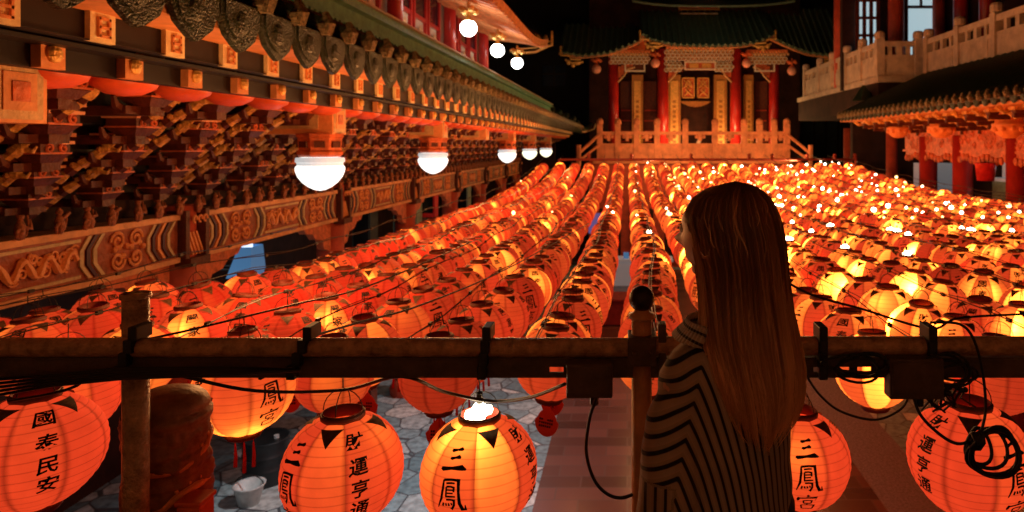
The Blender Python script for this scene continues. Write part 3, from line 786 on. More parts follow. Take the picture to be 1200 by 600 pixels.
def leaf(w_, h):
    return [(-w_, 0), (w_, 0), (w_ * 1.02, -h * .35), (w_ * .72, -h * .72), (w_ * .25, -h * .93), (0, -h), (-w_ * .25, -h * .93), (-w_ * .72, -h * .72), (-w_ * 1.02, -h * .35)]
def roof_edge(parent, x, y0, y1, z, sgn, step, w_, h, run, rise, lift=None):
    """a tiled slope whose eave runs along y at (x, z), rising away by (run, rise)"""
    n = int((y1 - y0) / step)
    for k in range(n):
        y = y0 + (k + .5) * step; dz = lift(y) if lift else 0
        b = MB(); b.prism(leaf(w_, h), (x, y, z + dz), (0, 1, 0), (0, 0, 1), (-.03 * sgn, 0, 0), 0)
        b.ball((x + .004 * sgn, y, z + dz - h * .42), w_ * .35, 8, 0, (.25, 1, 1)); b.prism(leaf(w_ * .8, h * .8), (x + .006 * sgn, y, z + dz - .01), (0, 1, 0), (0, 0, 1), (-.005 * sgn, 0, 0), 0)
        b.build('drip_tile', 'tile_green', parent)
        b = MB(); ye = y + step / 2
        rk = min(.055, step * .16)
        b.tube([(x + .04 * sgn, ye, z + dz + .03), (x - .02 * sgn, ye, z + dz + .03)], rk, 10, 1)
        b.tube([(x + .03 * sgn, ye, z + dz - .02), (x + .045 * sgn, ye, z + dz + .05), (x + .02 * sgn, ye, z + dz + .13)], [rk * .7, rk * .9, rk * .4], 6, 1)
        for q in range(5): b.ball((x + .046 * sgn, ye + rk * .6 * math.cos(q * PI / 2.5), z + dz + .03 + rk * .6 * math.sin(q * PI / 2.5)), rk * .3, 5, 1, (.5, 1, 1))
        b.tube([(x - .0 * sgn, ye, z + dz + .055), (x - run * sgn, ye, z + rise + .055)], .058, 8, 0)
        b.build('tile_row', ['tile_green', 'tile_cream'], parent)
    b = MB(); b.add([(x, y0, z), (x, y1, z), (x - run * sgn, y1, z + rise), (x - run * sgn, y0, z + rise), (x, y0, z - .03), (x, y1, z - .03), (x - run * sgn, y1, z + rise - .08), (x - run * sgn, y0, z + rise - .08)],
                    [(0, 1, 2, 3), (7, 6, 5, 4), (0, 4, 5, 1), (1, 5, 6, 2), (2, 6, 7, 3), (3, 7, 4, 0)])
    b.build('roof_slope', 'roof_dark', parent)
roof_edge(LH, -2.06, 2.3, 31.2, ZC + .765, 1, .385, .185, .27, 1.5, .62)
# upturned end of the lower roof
b = MB()
b.tube([(-2.1, 30.9, ZC + .72), (-2.0, 31.8, ZC + .74), (-1.85, 32.8, ZC + .86), (-1.7, 33.5, ZC + 1.1)], [.10, .11, .10, .05], 8, 0); b.tube([(-2.1, 30.9, ZC + .62), (-2.0, 31.8, ZC + .62), (-1.8, 32.8, ZC + .70), (-1.62, 33.4, ZC + .80), (-1.55, 33.4, ZC + 1.05)], .045, 6, 1)
for k in range(9): b.ball((-2.3 - k * .16, 31.4, ZC + 1.0 + .12 * (k % 2) + k * .07), .14, 8, 0, (1, .6, 1.3))
b.build('upturned_eave', ['tile_green', 'tan'], LH, smooth=True)
# green cornice of the upper terrace
b = MB()
for (x0, z0, z1) in ((-3.56, 1.33, 1.42), (-3.50, 1.42, 1.50), (-3.44, 1.50, 1.56), (-3.48, 1.56, 1.70), (-3.36, 1.70, 1.76), (-3.40, 1.76, 1.82)):
    b.bx(-4.7, x0, Y0, 31.0, ZC + z0, ZC + z1 - .001, 0)
for k in range(int(28 / .13)): b.bx(-3.50, -3.43, 2.2 + k * .13, 2.27 + k * .13, ZC + 1.445, ZC + 1.495, 0)
b.bx(-4.5, -3.35, Y0, 31.0, ZC + 1.821, ZC + 1.85, 1)
b.build('cornice', ['cornice', 'cream'], LH)
# upper storey
UW = -4.6
b = MB(); b.bx(-4.9, UW, 2, 22.5, ZC + 1.85, ZC + 5.6); b.bx(-6, UW, 22.3, 22.5, ZC + 1.85, ZC + 5.6); b.build('upper_wall', 'cream', LH)
uy = [5, 9, 13, 17, 21]
for y in uy:
    b = MB(); b.tube([(UW + .18, y, ZC + 1.85), (UW + .18, y, ZC + 4.6)], .15, 20); b.lathe([(.2, 0), (.2, .12), (.16, .16)], (UW + .18, y, ZC + 1.85), 20); b.build('upper_column', 'red_lac', LH, smooth=True)
for y in uy[:-1]:
    for k in range(3):
        ya = y + .45 + k * 1.08; b = MB()
        b.bx(UW, UW + .07, ya, ya + .09, ZC + 1.9, ZC + 4.5, 0); b.bx(UW, UW + .07, ya + .86, ya + .95, ZC + 1.9, ZC + 4.5, 0)
        for z in (1.9, 2.75, 4.3): b.bx(UW, UW + .06, ya + .09, ya + .86, ZC + z, ZC + z + .09, 0)
        b.ball((UW + .06, ya + .48, ZC + 2.4), .17, 10, 1, (.2, 1, 1.3))
        uwn = b.build('upper_window', ['red_lac', 'tan'], LH)
        b = MB(); b.bx(UW + .001, UW + .03, ya + .091, ya + .859, ZC + 2.841, ZC + 4.299); b.build('window_pane', 'glass_dark', uwn)
b = MB()               # soffit and fascia of the upper roof
UE = -2.6
def ulift(y): return .55 * max(0, (y - 17.5) / 5) ** 2
ys = [2 + k * .75 for k in range(28)]
for a, c_ in zip(ys[:-1], ys[1:]):
    za, zb = ZC + 2.78 + ulift(a), ZC + 2.78 + ulift(c_)
    b.add([(UE, a, za), (UE, c_, zb), (UW, c_, ZC + 3.5), (UW, a, ZC + 3.5)], [(0, 1, 2, 3)], 0)
    b.add([(UE, a, za), (UE, c_, zb), (UE + .04, c_, zb + .2), (UE + .04, a, za + .2)], [(3, 2, 1, 0)], 1)
    b.add([(UE, a, za + .2), (UE, c_, zb + .2), (UW, c_, ZC + 4.6), (UW, a, ZC + 4.6)], [(3, 2, 1, 0)], 2)
b.build('upper_roof', ['brown_wood', 'orange_wood', 'roof_dark'], LH)
for k in range(52):
    y = 2.2 + k * .39; b = MB(); b.tube([(UE + .03, y, ZC + 2.76 + ulift(y)), (UW + .1, y, ZC + 3.44)], .04, 6); b.build('upper_rafter', 'orange_wood', LH)
b = MB()
for dz, r_ in ((0, .045), (.14, .03)):
    b.tube([(UE - 0.9, 22.3, ZC + 3.0 + dz), (UE - .4, 22.35, ZC + 3.05 + dz), (UE, 22.4, ZC + 3.25 + dz), (UE + .12, 22.5, ZC + 3.3 + dz), (UE + .12, 22.5, ZC + 3.62 + dz)], r_, 6)
for k in range(7): b.ball((UE - .05, 20 + .35 * k, ZC + 3.1 + .35 * max(0, k - 3) * .3), .13, 7, sc=(.6, 1, 1.3))
b.build('gold_corner_carving', 'gold', LH)

def globe(loc, r, label, group, m='globe', round_=False, deco=True):
    t = thing('hanging_lamp', label, 'lamp', loc, group); x, y, z = loc; b = MB()
    if round_: b.ball(loc, r, 20)
    else: b.lathe([(r * .93, r * .26), (r * 1.0, r * .17), (r * .99, .03 * r), (r * .90, -.22 * r), (r * .72, -r * .46), (r * .48, -r * .66), (r * .22, -r * .79), (.001, -r * .83)], loc, 28)
    gb = b.build('globe', m, t, smooth=True)
    if not round_:
        b = MB(); b.lathe([(r * .80, r * .62), (r * .98, r * .60), (r * 1.0, r * .42), (r * .93, r * .38), (r * .93, r * .262)], loc, 28); b.build('globe_rim', 'globe_rim', gb)
    b = MB(); zt = z + r * (.62 if not round_ else .9)
    if deco and not round_:
        b.lathe([(r * .85, 0), (r * .98, .02), (r * 1.0, r * .22), (r * .9, r * .3), (r * .95, r * .8), (r * 1.02, r * .86), (r * 1.02, r * 1.0), (.01, r * 1.02)], (x, y, zt + .003), 8, 0)
        for q in range(8):
            a = (q + .5) * PI / 4
            b.box((x + math.cos(a) * r * .88, y + math.sin(a) * r * .88, zt + r * .55), (.03, r * .42, r * .26), 1, Matrix.Rotation(a, 3, 'Z'))
        b.build('lamp_base', ['brown_wood', 'dark_wood'], t)
    else:
        b.lathe([(r * .5, 0), (r * .6, .03), (r * .25, .10), (r * .2, .22)], (x, y, zt - .04), 12, 0)
        for q in range(6):
            a = q * PI / 3; b.ball((x + math.cos(a) * r * .8, y + math.sin(a) * r * .8, zt + .18 + .05 * (q % 2)), .09, 6, 0, (1, 1, .8))
        b.tube([(x, y, zt + .1), (x, y, zt + .38)], .03, 6); b.build('lamp_base', 'gold' if m != 'globe_dull' else 'brown_wood', t)
    return t
LG = [(6.45, 'globe', 'largest and nearest white globe lamp hanging under the left eave'), (10.2, 'globe', 'second white globe lamp along the left eave, half the size of the nearest'),
      (16.5, 'globe', 'third white globe lamp along the left eave, small'), (20.3, 'globe_warm', 'yellowish globe lamp, fourth along the left eave'), (24.4, 'globe_warm', 'small dull yellow globe lamp, last and farthest along the left eave')]
for d, m, lab in LG:
    globe((-2.9, d, ZC - .27 + .02), .218, lab, 'globe lamps under the left lower eave', m)
for d in (3.05, 6.45, 10.2, 13.3, 16.5, 20.3, 24.4):   # square beam ends above the lamps
    b = MB(); b.bx(-3.5, -2.72, d - .15, d + .15, ZC + .10, ZC + .38, 0)
    for s_, mi in ((.125, 1), (.085, 0), (.045, 2)):
        b.bx(-2.72, -2.715 + (.125 - s_) * .15, d - s_, d + s_, ZC + .24 - s_, ZC + .24 + s_, mi)
    b.bx(-3.4, -2.85, d - .155 - .004, d - .15, ZC + .15, ZC + .33, 1); b.bx(-3.25, -2.98, d - .165, d - .159, ZC + .19, ZC + .29, 2)
    b.build('beam_end', ['orange_wood', 'tan', 'brown_wood'], LH)
for px, d, lab in ((549, 14, 'nearest round white globe lamp of the upper storey at the left'), (583, 17.2, 'middle round white globe lamp of the upper storey at the left'), (606, 20.6, 'farthest round white globe lamp of the upper storey at the left')):
    globe((hx(px, d), d, hz({549: 33, 583: 59, 606: 74}[px], d)), .17, lab, 'globe lamps of the upper storey', 'globe_upper', True)

# things standing inside the left arcade
t = thing('blue_canopy', 'bright blue canopy with a white lit top behind the left lanterns', 'canopy', (-5.6, 9.6, 0))
b = MB(); x0, x1 = hx(286, 9.6), hx(306, 9.6)
b.add([(x0 - .08, 9.3, 3.38), (x1 + .02, 9.3, 3.38), (x1 + .02, 9.7, 3.38), (x0 - .08, 9.7, 3.38), (x0 + .06, 9.35, 3.80), (x1, 9.35, 3.80), (x1, 9.65, 3.80), (x0 + .06, 9.65, 3.80)], [(0, 1, 5, 4), (1, 2, 6, 5), (2, 3, 7, 6), (3, 0, 4, 7), (3, 2, 1, 0)])
b.build('canvas', 'blue', t)
b = MB(); b.bx(x0 + .09, x1 - .06, 9.38, 9.5, 3.66, 3.86); b.build('light_panel', 'whitelit', t)
b = MB()
for yy in (9.36, 9.64): b.tube([(x0 + .05, yy, 3.5), (-8.0, yy, 3.5)], .02, 6)
b.build('support_bracket', 'dark_metal', t)
def blk(name, label, cat, x, y, z0, sx, sy, h, m, base=0):
    t = thing(name, label, cat, (x, y, 0)); b = MB(); b.bx(x - sx / 2, x + sx / 2, y - sy / 2, y + sy / 2, z0, z0 + h); b.bx(x - sx / 2 - .03, x + sx / 2 + .03, y - sy / 2 - .03, y + sy / 2 + .03, z0 + h, z0 + h + .04)
    b.build('cabinet_body', m, t, bevel=.01)
    b = MB(); b.bx(x - sx / 2 + .04, x + sx / 2 - .04, y - sy / 2 - .02, y - sy / 2 - .003, z0 + .1, z0 + h - .08); b.build('front_panel', 'glass_dark', t)
    if z0 > 0:
        b = MB()
        for q in (-1, 1): b.bx(x + q * sx * .4 - .03, x + q * sx * .4 + .03, y - sy * .4, y + sy * .4, 0, z0 - .002)
        b.build('stand', 'dark_wood', t)
    return t
blk('shelf_cabinet', 'dark teal glass cabinet between columns of the left arcade', 'cabinet', hx(428, 13), 13, 2.9, .35, .4, 1.3, 'teal_wall')
blk('shelf_cabinet', 'pale green cabinet behind the second gap of the left arcade', 'cabinet', hx(478, 15.8), 15.8, 3.0, .55, .4, 1.3, 'greenish')
blk('offering_box', 'red box on a shelf deep in the left arcade', 'box', hx(503, 16.2), 16.2, 3.5, .35, .3, .7, 'red_plastic')
blk('shelf_cabinet', 'small grey cabinet in the farthest gap of the left arcade', 'cabinet', hx(540, 19.5), 19.5, 3.1, .5, .4, 1.2, 'greenish')
# ------------------------------------------------------------------ the main temple at the far end
FT = thing('temple_pavilion', 'red columned temple pavilion with curved dark roofs facing us across the courtyard', 'temple', (3.4, 32, 0))
D = 32.
H0 = ZC - .65
names = {}
for px, w_ in ((719, 12), (777, 13), (862, 13), (907, 12)):
    r = w_ / 2 * D / F; x = hx(px, D); b = MB(); b.tube([(x, D, H0), (x, D, hz(58, D))], r, 18); b.lathe([(r * 1.5, 0), (r * 1.5, .15), (r, .25)], (x, D, H0), 18); b.build('column', 'red_lac', FT, smooth=True)
for px, w_ in ((747, 13), (790, 15), (844, 15), (877, 11)):
    x = hx(px, 32.6); hw = w_ / 2 * 32.6 / F; b = MB(); b.bx(x - hw, x + hw, 32.5, 32.8, H0, hz(88, 32.6))
    b.bx(x - hw * .6, x + hw * .6, 32.46, 32.497, H0 + .5, hz(95, 32.6), 1)
    for k in range(9): b.box((x, 32.45, H0 + .8 + k * .24), (hw * .5, .02, .12), 0)
    b.build('pilaster', ['yellow', 'gold'], FT)
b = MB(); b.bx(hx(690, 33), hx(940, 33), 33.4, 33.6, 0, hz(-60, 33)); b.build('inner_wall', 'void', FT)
for px0, px1 in ((727, 740), (754, 770), (885, 900)):
    b = MB(); xa, xb = hx(px0, 33), hx(px1, 33); b.bx(xa, xb, 33.1, 33.2, H0, hz(95, 33), 0)
    for k in range(5): b.bx(xa + .05, xb - .05, 33.05, 33.08, H0 + .3 + k * .5, H0 + .36 + k * .5, 1)
    b.build('side_door', ['dark_wood', 'red_brown'], FT)
for px0, px1 in ((799, 814), (817, 831)):
    xa, xb = hx(px0, 32.7), hx(px1, 32.7); za, zb = hz(115, 32.7), hz(91, 32.7); b = MB(); b.bx(xa, xb, 32.72, 32.8, za, zb, 1)
    b.bx(xa, xb, 32.66, 32.7, za, za + .05, 0); b.bx(xa, xb, 32.66, 32.7, zb - .05, zb, 0); b.bx(xa, xa + .04, 32.66, 32.7, za, zb, 0); b.bx(xb - .04, xb, 32.66, 32.7, za, zb, 0)
    cx_, cz_ = (xa + xb) / 2, (za + zb) / 2
    for s_ in (-1, 1):
        b.tube([(cx_ + s_ * .2, 32.66, za + .1), (cx_ - s_ * .12, 32.66, cz_ - .1), (cx_ + s_ * .15, 32.66, cz_ + .12), (cx_, 32.66, zb - .1)], .035, 5, 0)
        b.tube([(cx_ + s_ * .22, 32.66, cz_), (cx_, 32.66, cz_ + .18), (cx_ + s_ * .2, 32.66, zb - .12)], .03, 5, 0)
    b.build('carved_panel', ['gold', 'brown_wood'], FT)
b = MB(); xc = hx(816, 32.6); b.prism([(-.75, 0), (.75, 0), (.6, -.12), (.3, -.24), (0, -.28), (-.3, -.24), (-.6, -.12)], (xc, 33.0, hz(118, 32.6)), (1, 0, 0), (0, 0, 1), (0, .03, 0)); b.build('door_valance', 'yellow', FT)
s_ = thing('statue', 'small pale statue in the dark doorway of the far temple', 'statue', (hx(818, 32.9), 32.9, H0))
b = MB(); x = hx(818, 32.9); b.bx(x - .25, x + .25, 32.8, 33.0, H0, H0 + .35); b.tube([(x + .1, 32.9, H0 + .35), (x - .05, 32.85, H0 + .6), (x + .05, 32.85, H0 + .85), (x + .1, 32.85, H0 + 1.05)], [.16, .13, .1, .05], 8); b.ball((x + .1, 32.85, H0 + 1.12), .09, 8); b.tube([(x - .05, 32.8, H0 + .6), (x + .2, 32.75, H0 + .5), (x + .4, 32.75, H0 + .6)], .05, 6)
b.build('figure', 'stone', s_, smooth=True)
# lattice and bracket screens under the eaves
def lattice(px0, px1, py0, py1, d, name='bracket_lattice', step=.2):
    xa, xb, za, zb = hx(px0, d), hx(px1, d), hz(py1, d), hz(py0, d); b = MB(); b.bx(xa, xb, d + .12, d + .16, za, zb, 1)
    k = 0; z = za
    while z < zb - .05:
        x = xa + (step / 2 if k % 2 else 0)
        while x < xb - .02:
            b.tube([(x + .5 * step * math.cos(a), d + .05, z + step * .45 + .42 * step * math.sin(a)) for a in [q * PI / 3 for q in range(6)]], .020, 4, 0, closed=True)
            b.ball((x, d + .02, z + step * .45), .035, 5, 2)
            x += step
        z += step * .75; k += 1
    return b.build(name, ['lattice', 'dark_wood', 'gold'], FT)
for q_ in ((781, 859, 58, 71), (781, 801, 72, 84), (840, 859, 72, 84), (716, 762, 63, 75), (877, 922, 63, 75)): lattice(*q_, 31.35 if q_[2] != 72 else 31.6)
def frame(px0, px1, py0, py1, d, name, ms):
    xa, xb, za, zb = hx(px0, d), hx(px1, d), hz(py1, d), hz(py0, d); b = MB(); b.bx(xa, xb, d + .03, d + .1, za, zb, 1)
    for (a, c_, e, f) in ((xa, xb, zb - .06, zb), (xa, xb, za, za + .06), (xa, xa + .06, za + .061, zb - .061), (xb - .06, xb, za + .061, zb - .061)): b.bx(a, c_, d - .04, d + .028, e, f, 0)
    return b, xa, xb, za, zb
b, xa, xb, za, zb = frame(802, 839, 72, 82, 31.5, '', 0)
for k in range(2): b.box((lerp(xa, xb, .3 + .4 * k), 31.47, (za + zb) / 2), (.42, .04, .2), 2)
b.build('name_board', ['lattice', 'brown_wood', 'gold'], FT)
for a, c_ in ((732, 756), (884, 908)):
    b, *_ = frame(a, c_, 74, 84, 31.7, '', 0); b.build('name_board', ['lattice', 'dark_wood', 'gold'], FT)
for px, sg in ((783, 1), (857, -1), (724, 1), (902, -1)):
    b = MB(); x = hx(px, 31.8); z = hz(74, 31.8)
    for k in range(5): b.box((x + sg * (.1 + k * .13), 31.75, z - .12 - .30 * (1 - k / 5) ** 1.5), (.16, .06, .22 + .3 * (1 - k / 5)), 0)
    b.tube([(x, 31.7, z - .9), (x + sg * .3, 31.7, z - .6), (x + sg * .45, 31.7, z - .3), (x + sg * .8, 31.7, z - .2)], .04, 5, 1)
    b.build('spandrel', ['brown_wood', 'tan'], FT)
for x0, n_, st_, y_ in ((782, 30, 2.65, 57), (715, 26, 1.9, 62), (876, 26, 1.9, 62)):
    b = MB(); xs = [hx(x0 + k * st_, 31.3) for k in range(n_)]
    for k, x in enumerate(xs): b.ball((x, 31.3, hz(y_ - 1 + 2.5 * (k % 2), 31.3)), .065, 6, k % 2)
    b.bx(xs[0], xs[-1], 31.36, 31.42, hz(y_ - 1, 31.3), hz(y_ - 4, 31.3), 0)
    b.build('bracket_knobs', ['orange_wood', 'tan'], FT)
# curved roofs
def curved_roof(pts, rise_px, d, back, name, step=.28):
    """pts = eave line in pixels at depth d"""
    pl = []
    for i in range(len(pts) - 1):
        for s in range(8):
            t = s / 8; pl.append((lerp(pts[i][0], pts[i + 1][0], t), lerp(pts[i][1], pts[i + 1][1], t)))
    pl.append(pts[-1])
    # smooth
    for _ in range(3): pl = [pl[0]] + [((pl[i - 1][0] + 2 * pl[i][0] + pl[i + 1][0]) / 4, (pl[i - 1][1] + 2 * pl[i][1] + pl[i + 1][1]) / 4) for i in range(1, len(pl) - 1)] + [pl[-1]]
    E_ = [P(a, c_, d) for a, c_ in pl]; n = len(E_)
    top = [Vector((p.x, d + back, ZC + (VY - pts[0][1] + rise_px) * d / F)) for p in E_]
    b = MB(); low = [p + Vector((0, .02, -.10)) for p in E_]; bk = [Vector((p.x, d + back, low[0].z + .4)) for p in E_]
    b.add(E_ + top, [(i, i + 1, n + i + 1, n + i) for i in range(n - 1)], 0)
    b.add(low + bk, [(n + i, n + i + 1, i + 1, i) for i in range(n - 1)], 1)
    b.add(E_ + low, [(n + i, n + i + 1, i + 1, i) for i in range(n - 1)], 2)
    o = b.build(name, ['roof_far', 'brown_wood', 'tan'], FT)
    b = MB(); b.tube([p + Vector((0, -.04, -.10)) for p in E_], .032, 5, 0); b.build('gold_eave_moulding', 'orange_wood', FT)
    x = E_[0].x + .1; b = MB(); k = 0
    while x < E_[-1].x:
        while k < n - 2 and E_[k + 1].x < x: k += 1
        t = (x - E_[k].x) / max(1e-6, E_[k + 1].x - E_[k].x); p = E_[k].lerp(E_[k + 1], t); q = top[k]
        b.tube([p + Vector((0, -.08, .03)), Vector((x, q.y, q.z + .03))], .06, 7, 0)
        b.prism([(-.09, 0), (.09, 0), (0, -.16)], p + Vector((step / 2, -.03, .03)), (1, 0, 0), (0, 0, 1), (0, -.02, 0), 0)
        x += step
    b.build('roof_tiles', ['roof_far', 'tile_cream'], FT)
    return E_
curved_roof([(751, 40), (762, 47), (790, 53), (830, 54), (870, 53), (896, 47), (908, 40)], 45, 30.4, 3.2, 'centre_roof')
curved_roof([(655, 61), (680, 66), (715, 62), (745, 50), (758, 42)], 45, 31, 2.8, 'left_roof')
curved_roof([(900, 42), (914, 50), (944, 62), (975, 66), (992, 61)], 45, 31, 2.8, 'right_roof')
for px, sg in ((750, 1), (909, -1), (657, 1), (988, -1)):
    b = MB(); p = P(px, 43 if px in (750, 909) else 62, 30.3)
    b.tube([p + Vector((sg * .9, 0, -.30)), p + Vector((sg * .45, 0, -.28)), p + Vector((sg * .4, 0, -.12)), p + Vector((0, 0, -.10)), p + Vector((0, 0, .28))], .05, 5, 0)
    b.ball(p + Vector((sg * .35, 0, -.42)), .10, 8, 0, (1, .6, 1.2)); b.ball(p + Vector((sg * .55, 0, -.55)), .09, 8, 0, (1, .6, 1.2)); b.ball(p + Vector((sg * .75, 0, -.45)), .09, 8, 0, (1.5, .6, 1)); b.tube([p + Vector((sg * .2, 0, -.3)), p + Vector((sg * .5, 0, -.45)), p + Vector((sg * 1.0, 0, -.4))], .05, 5)
    b.build('gold_corner_carving', 'gold', FT)
# upper storey, almost lost in the dark
b = MB()
for k in range(64):
    x = lerp(hx(742, 33), hx(918, 33), k / 63); b.tube([(x, 30.9, hz(8 - 6 * abs(k / 31.5 - 1) ** 3, 31)), (x, 33.2, hz(-12, 31))], .06, 6)
b.build('upper_roof', 'roof_far', FT)
b = MB(); b.bx(hx(740, 34), hx(920, 34), 33.7, 34, ZC + 4, ZC + 10); b.build('upper_wall', 'black_wall', FT)
b = MB(); b.bx(hx(650, 34), hx(990, 34), 30.6, 34, ZC + 8.2, ZC + 8.4); b.build('upper_soffit', 'void', FT)
b, xa, xb, za, zb = frame(795, 843, -16, 12, 33.3, '', 0); b.bx(xa + .15, xb - .15, 33.25, 33.28, za + .2, zb - .1, 2); b.build('upper_plaque', ['gold', 'red_brown', 'cream'], FT)
b = MB(); b.bx(hx(797, 33), hx(841, 33), 32.9, 33, hz(17, 33), hz(15.5, 33)); b.build('plaque_ledge', 'stone', FT)
for px, py, lab in ((768, 74, 'dull pink globe lamp left of the central far temple bay'), (875, 74, 'dull pink globe lamp right of the central far temple bay'), (699, 81, 'dull pink globe lamp under the left wing roof of the far temple'), (928, 83, 'dull pink globe lamp under the right wing roof of the far temple')):
    globe((hx(px, 31), 31., hz(py, 31)), .21, lab, 'unlit globe lamps of the far temple', 'globe_dull', True)

# platform wall and balustrade
BT = thing('stone_balustrade', 'carved stone balustrade in front of the far temple above the lanterns', 'balustrade', (3.4, 29, H0))
BD = 29.
posts = [703, 724, 746, 770, 803, 838, 872, 890, 907, 922]
for k, px in enumerate(posts):
    x = hx(px, BD); b = MB(); top = hz(146, BD); b.bx(x - .12, x + .12, BD - .1, BD + .12, H0, top)
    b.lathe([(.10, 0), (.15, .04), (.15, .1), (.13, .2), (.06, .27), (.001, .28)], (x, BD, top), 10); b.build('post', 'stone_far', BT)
for a, c_ in zip(posts[:-1], posts[1:]):
    xa, xb = hx(a, BD) + .12, hx(c_, BD) - .12; b = MB(); zt = hz(158, BD); b.bx(xa, xb, BD - .06, BD + .06, zt, zt + .14); b.bx(xa, xb, BD - .06, BD + .06, H0, hz(168, BD))
    xm = (xa + xb) / 2; b.box((xm, BD, zt - .13), (.14, .08, .26)); b.ball((xm - .14, BD, zt - .08), .09, 6); b.ball((xm + .14, BD, zt - .08), .09, 6)
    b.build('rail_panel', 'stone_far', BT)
b = MB()
for x0, x1 in ((703, 678), (922, 950)):
    p, q = P(x0, 157, BD), P(x1, 180, 27.6); b.tube([p, q], .07, 6); b.tube([p - Vector((0, 0, .45)), q - Vector((0, 0, .3))], .06, 6); b.tube([q - Vector((0, 0, .5)), q + Vector((0, 0, .35))], .1, 6)
b.build('stair_rail', 'stone_far', BT)
PW = thing('platform_wall', 'warm lit platform wall below the far stone balustrade', 'wall', (3.4, 29, 0))
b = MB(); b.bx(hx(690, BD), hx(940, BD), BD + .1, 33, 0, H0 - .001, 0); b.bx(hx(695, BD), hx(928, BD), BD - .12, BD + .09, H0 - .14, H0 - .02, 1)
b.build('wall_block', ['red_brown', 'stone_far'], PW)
for k in range(6):
    xa = hx(700 + k * 38, BD); b = MB(); b.bx(xa, xa + 1.1, BD + .02, BD + .09, .2, 2.6, 0); b.bx(xa + .1, xa + 1.0, BD - .02, BD + .019, .3, 2.5, 1); b.build('door', ['red_brown', 'void'], PW)
b = MB(); z = hz(187, 19.4); b.tube([P(655, 187, 19.4), P(1003, 187, 19.4)], .035, 8)
for px in (690, 740, 810, 878, 905, 946, 978, 1002): p = P(px, 187, 19.4); b.tube([p, p + Vector((0, 0, .07))], .05, 8); b.ball(p + Vector((0, 0, .12)), .055, 8)
for px in (655, 1003): b.tube([P(px, 187, 19.4), Vector((hx(px, 19.4), 19.4, 0))], .04, 8)
tag(b.build('end_rail', 'red_brown', None, smooth=True), 'thin reddish horizontal pole with small finials where the lantern strings end', 'pole')
# items down in the court between the strings
t = thing('long_table', 'long table under a red cloth glimpsed between the lantern strings', 'table', (-.6, 20, 0))
b = MB(); b.bx(-1.35, .05, 19.5, 20.6, .72, .78); b.build('tabletop', 'red_carpet', t)
b = MB(); b.bx(-1.3, 0, 19.6, 20.5, .04, .718); b.build('cloth', 'red_carpet', t)
t = thing('offering_counter', 'pale grey counter with bluish lights seen between the lantern strings', 'counter', (0, 25, 0))
b = MB(); b.bx(-1.6, 1.6, 25.2, 25.9, 0, .9); b.bx(-1.7, 1.7, 25.1, 26.0, .9, .98); b.build('counter_body', 'white_glow', t)
b = MB()
for k in range(7): b.bx(-1.4 + k * .42, -1.2 + k * .42, 25.4, 25.5, .98, 1.2 + .2 * (k % 3))
b.build('glass_case', 'blue', t)
t = thing('notice_board', 'small lit violet board near the left string ends', 'board', (hx(697, 27), 27, 0))
x = hx(697, 27); b = MB(); b.bx(x - .25, x + .25, 27, 27.06, 1.7, 2.5); b.build('panel', emat('violet_panel', (.25, .2, .6), .3, 'NONE'), t); b = MB(); b.tube([(x, 27.1, 0), (x, 27.1, 2.4)], .04, 6); b.build('post', 'dark_metal', t)
t = thing('oil_drum', 'black round drum standing on the pale paving', 'drum', (hx(312, 10.6), 10.6, 0))
b = MB(); b.lathe([(.001, 0), (.30, 0), (.33, .03), (.33, .22), (.345, .235), (.33, .25), (.33, .42), (.345, .435), (.33, .45), (.33, .64), (.345, .66), (.33, .68), (.30, .66), (.001, .65)], (hx(312, 10.6), 10.6, 0), 28); b.build('drum_body', 'drum', t, smooth=True)
b = MB(); b.tube([(hx(312, 10.6) + .16, 10.6, .64), (hx(312, 10.6) + .16, 10.6, .70)], .04, 10); b.build('cap', 'white_pl', t)
t = thing('tub', 'white plastic tub on the paving beside the orange box', 'tub', (hx(292, 9.9), 9.9, 0))
b = MB(); c = (hx(292, 9.9), 9.9, 0); b.lathe([(.001, 0), (.14, 0), (.2, .26), (.22, .27), (.22, .29), (.19, .28), (.14, .04), (.001, .04)], c, 20); b.build('bucket', 'white_pl', t, smooth=True)
b = MB(); b.tube([Vector(c) + Vector((.21 * math.cos(a), 0, .27 + .15 * math.sin(a))) for a in [PI * k / 8 for k in range(9)]], .008, 5); b.build('handle', 'dark_metal', t)

# ------------------------------------------------------------------ the hall on the right
RH = thing('temple_hall', 'temple side hall on the right with orange carved eave, stone terrace and lit upper windows', 'temple hall', (7.1, 14, 0))
RX = 7.1
for y in (8.2, 10.3, 12.4, 14.45, 16.1): 
    b = MB(); b.tube([(RX, y, 0), (RX, y, ZC + .2)], .2, 18); b.build('column', 'red_lac', RH, smooth=True)
for px, d in ((1045, 18.6), (1019, 20.5), (994, 22.5)):
    b = MB(); b.tube([(hx(px, d), d, 0), (hx(px, d), d, ZC + .55)], .15, 14); b.build('column', 'red_brown', RH, smooth=True)
b = MB(); b.bx(RX - .1, RX + .1, 7.5, 17.2, ZC - .12, ZC + .36); b.bx(RX - .14, RX + .14, 7.5, 17.25, ZC + .30, ZC + .38); b.bx(RX - .14, RX + .14, 7.5, 17.25, ZC - .16, ZC - .11); b.build('tie_beam', 'brown_wood', RH)
b = MB(); rr = random.Random(4); b.bx(RX - .122, RX - .104, 7.6, 17.1, ZC - .10, ZC + .29); b.bx(RX - .12, RX - .104, 7.6, 17.1, ZC - .26, ZC - .101)
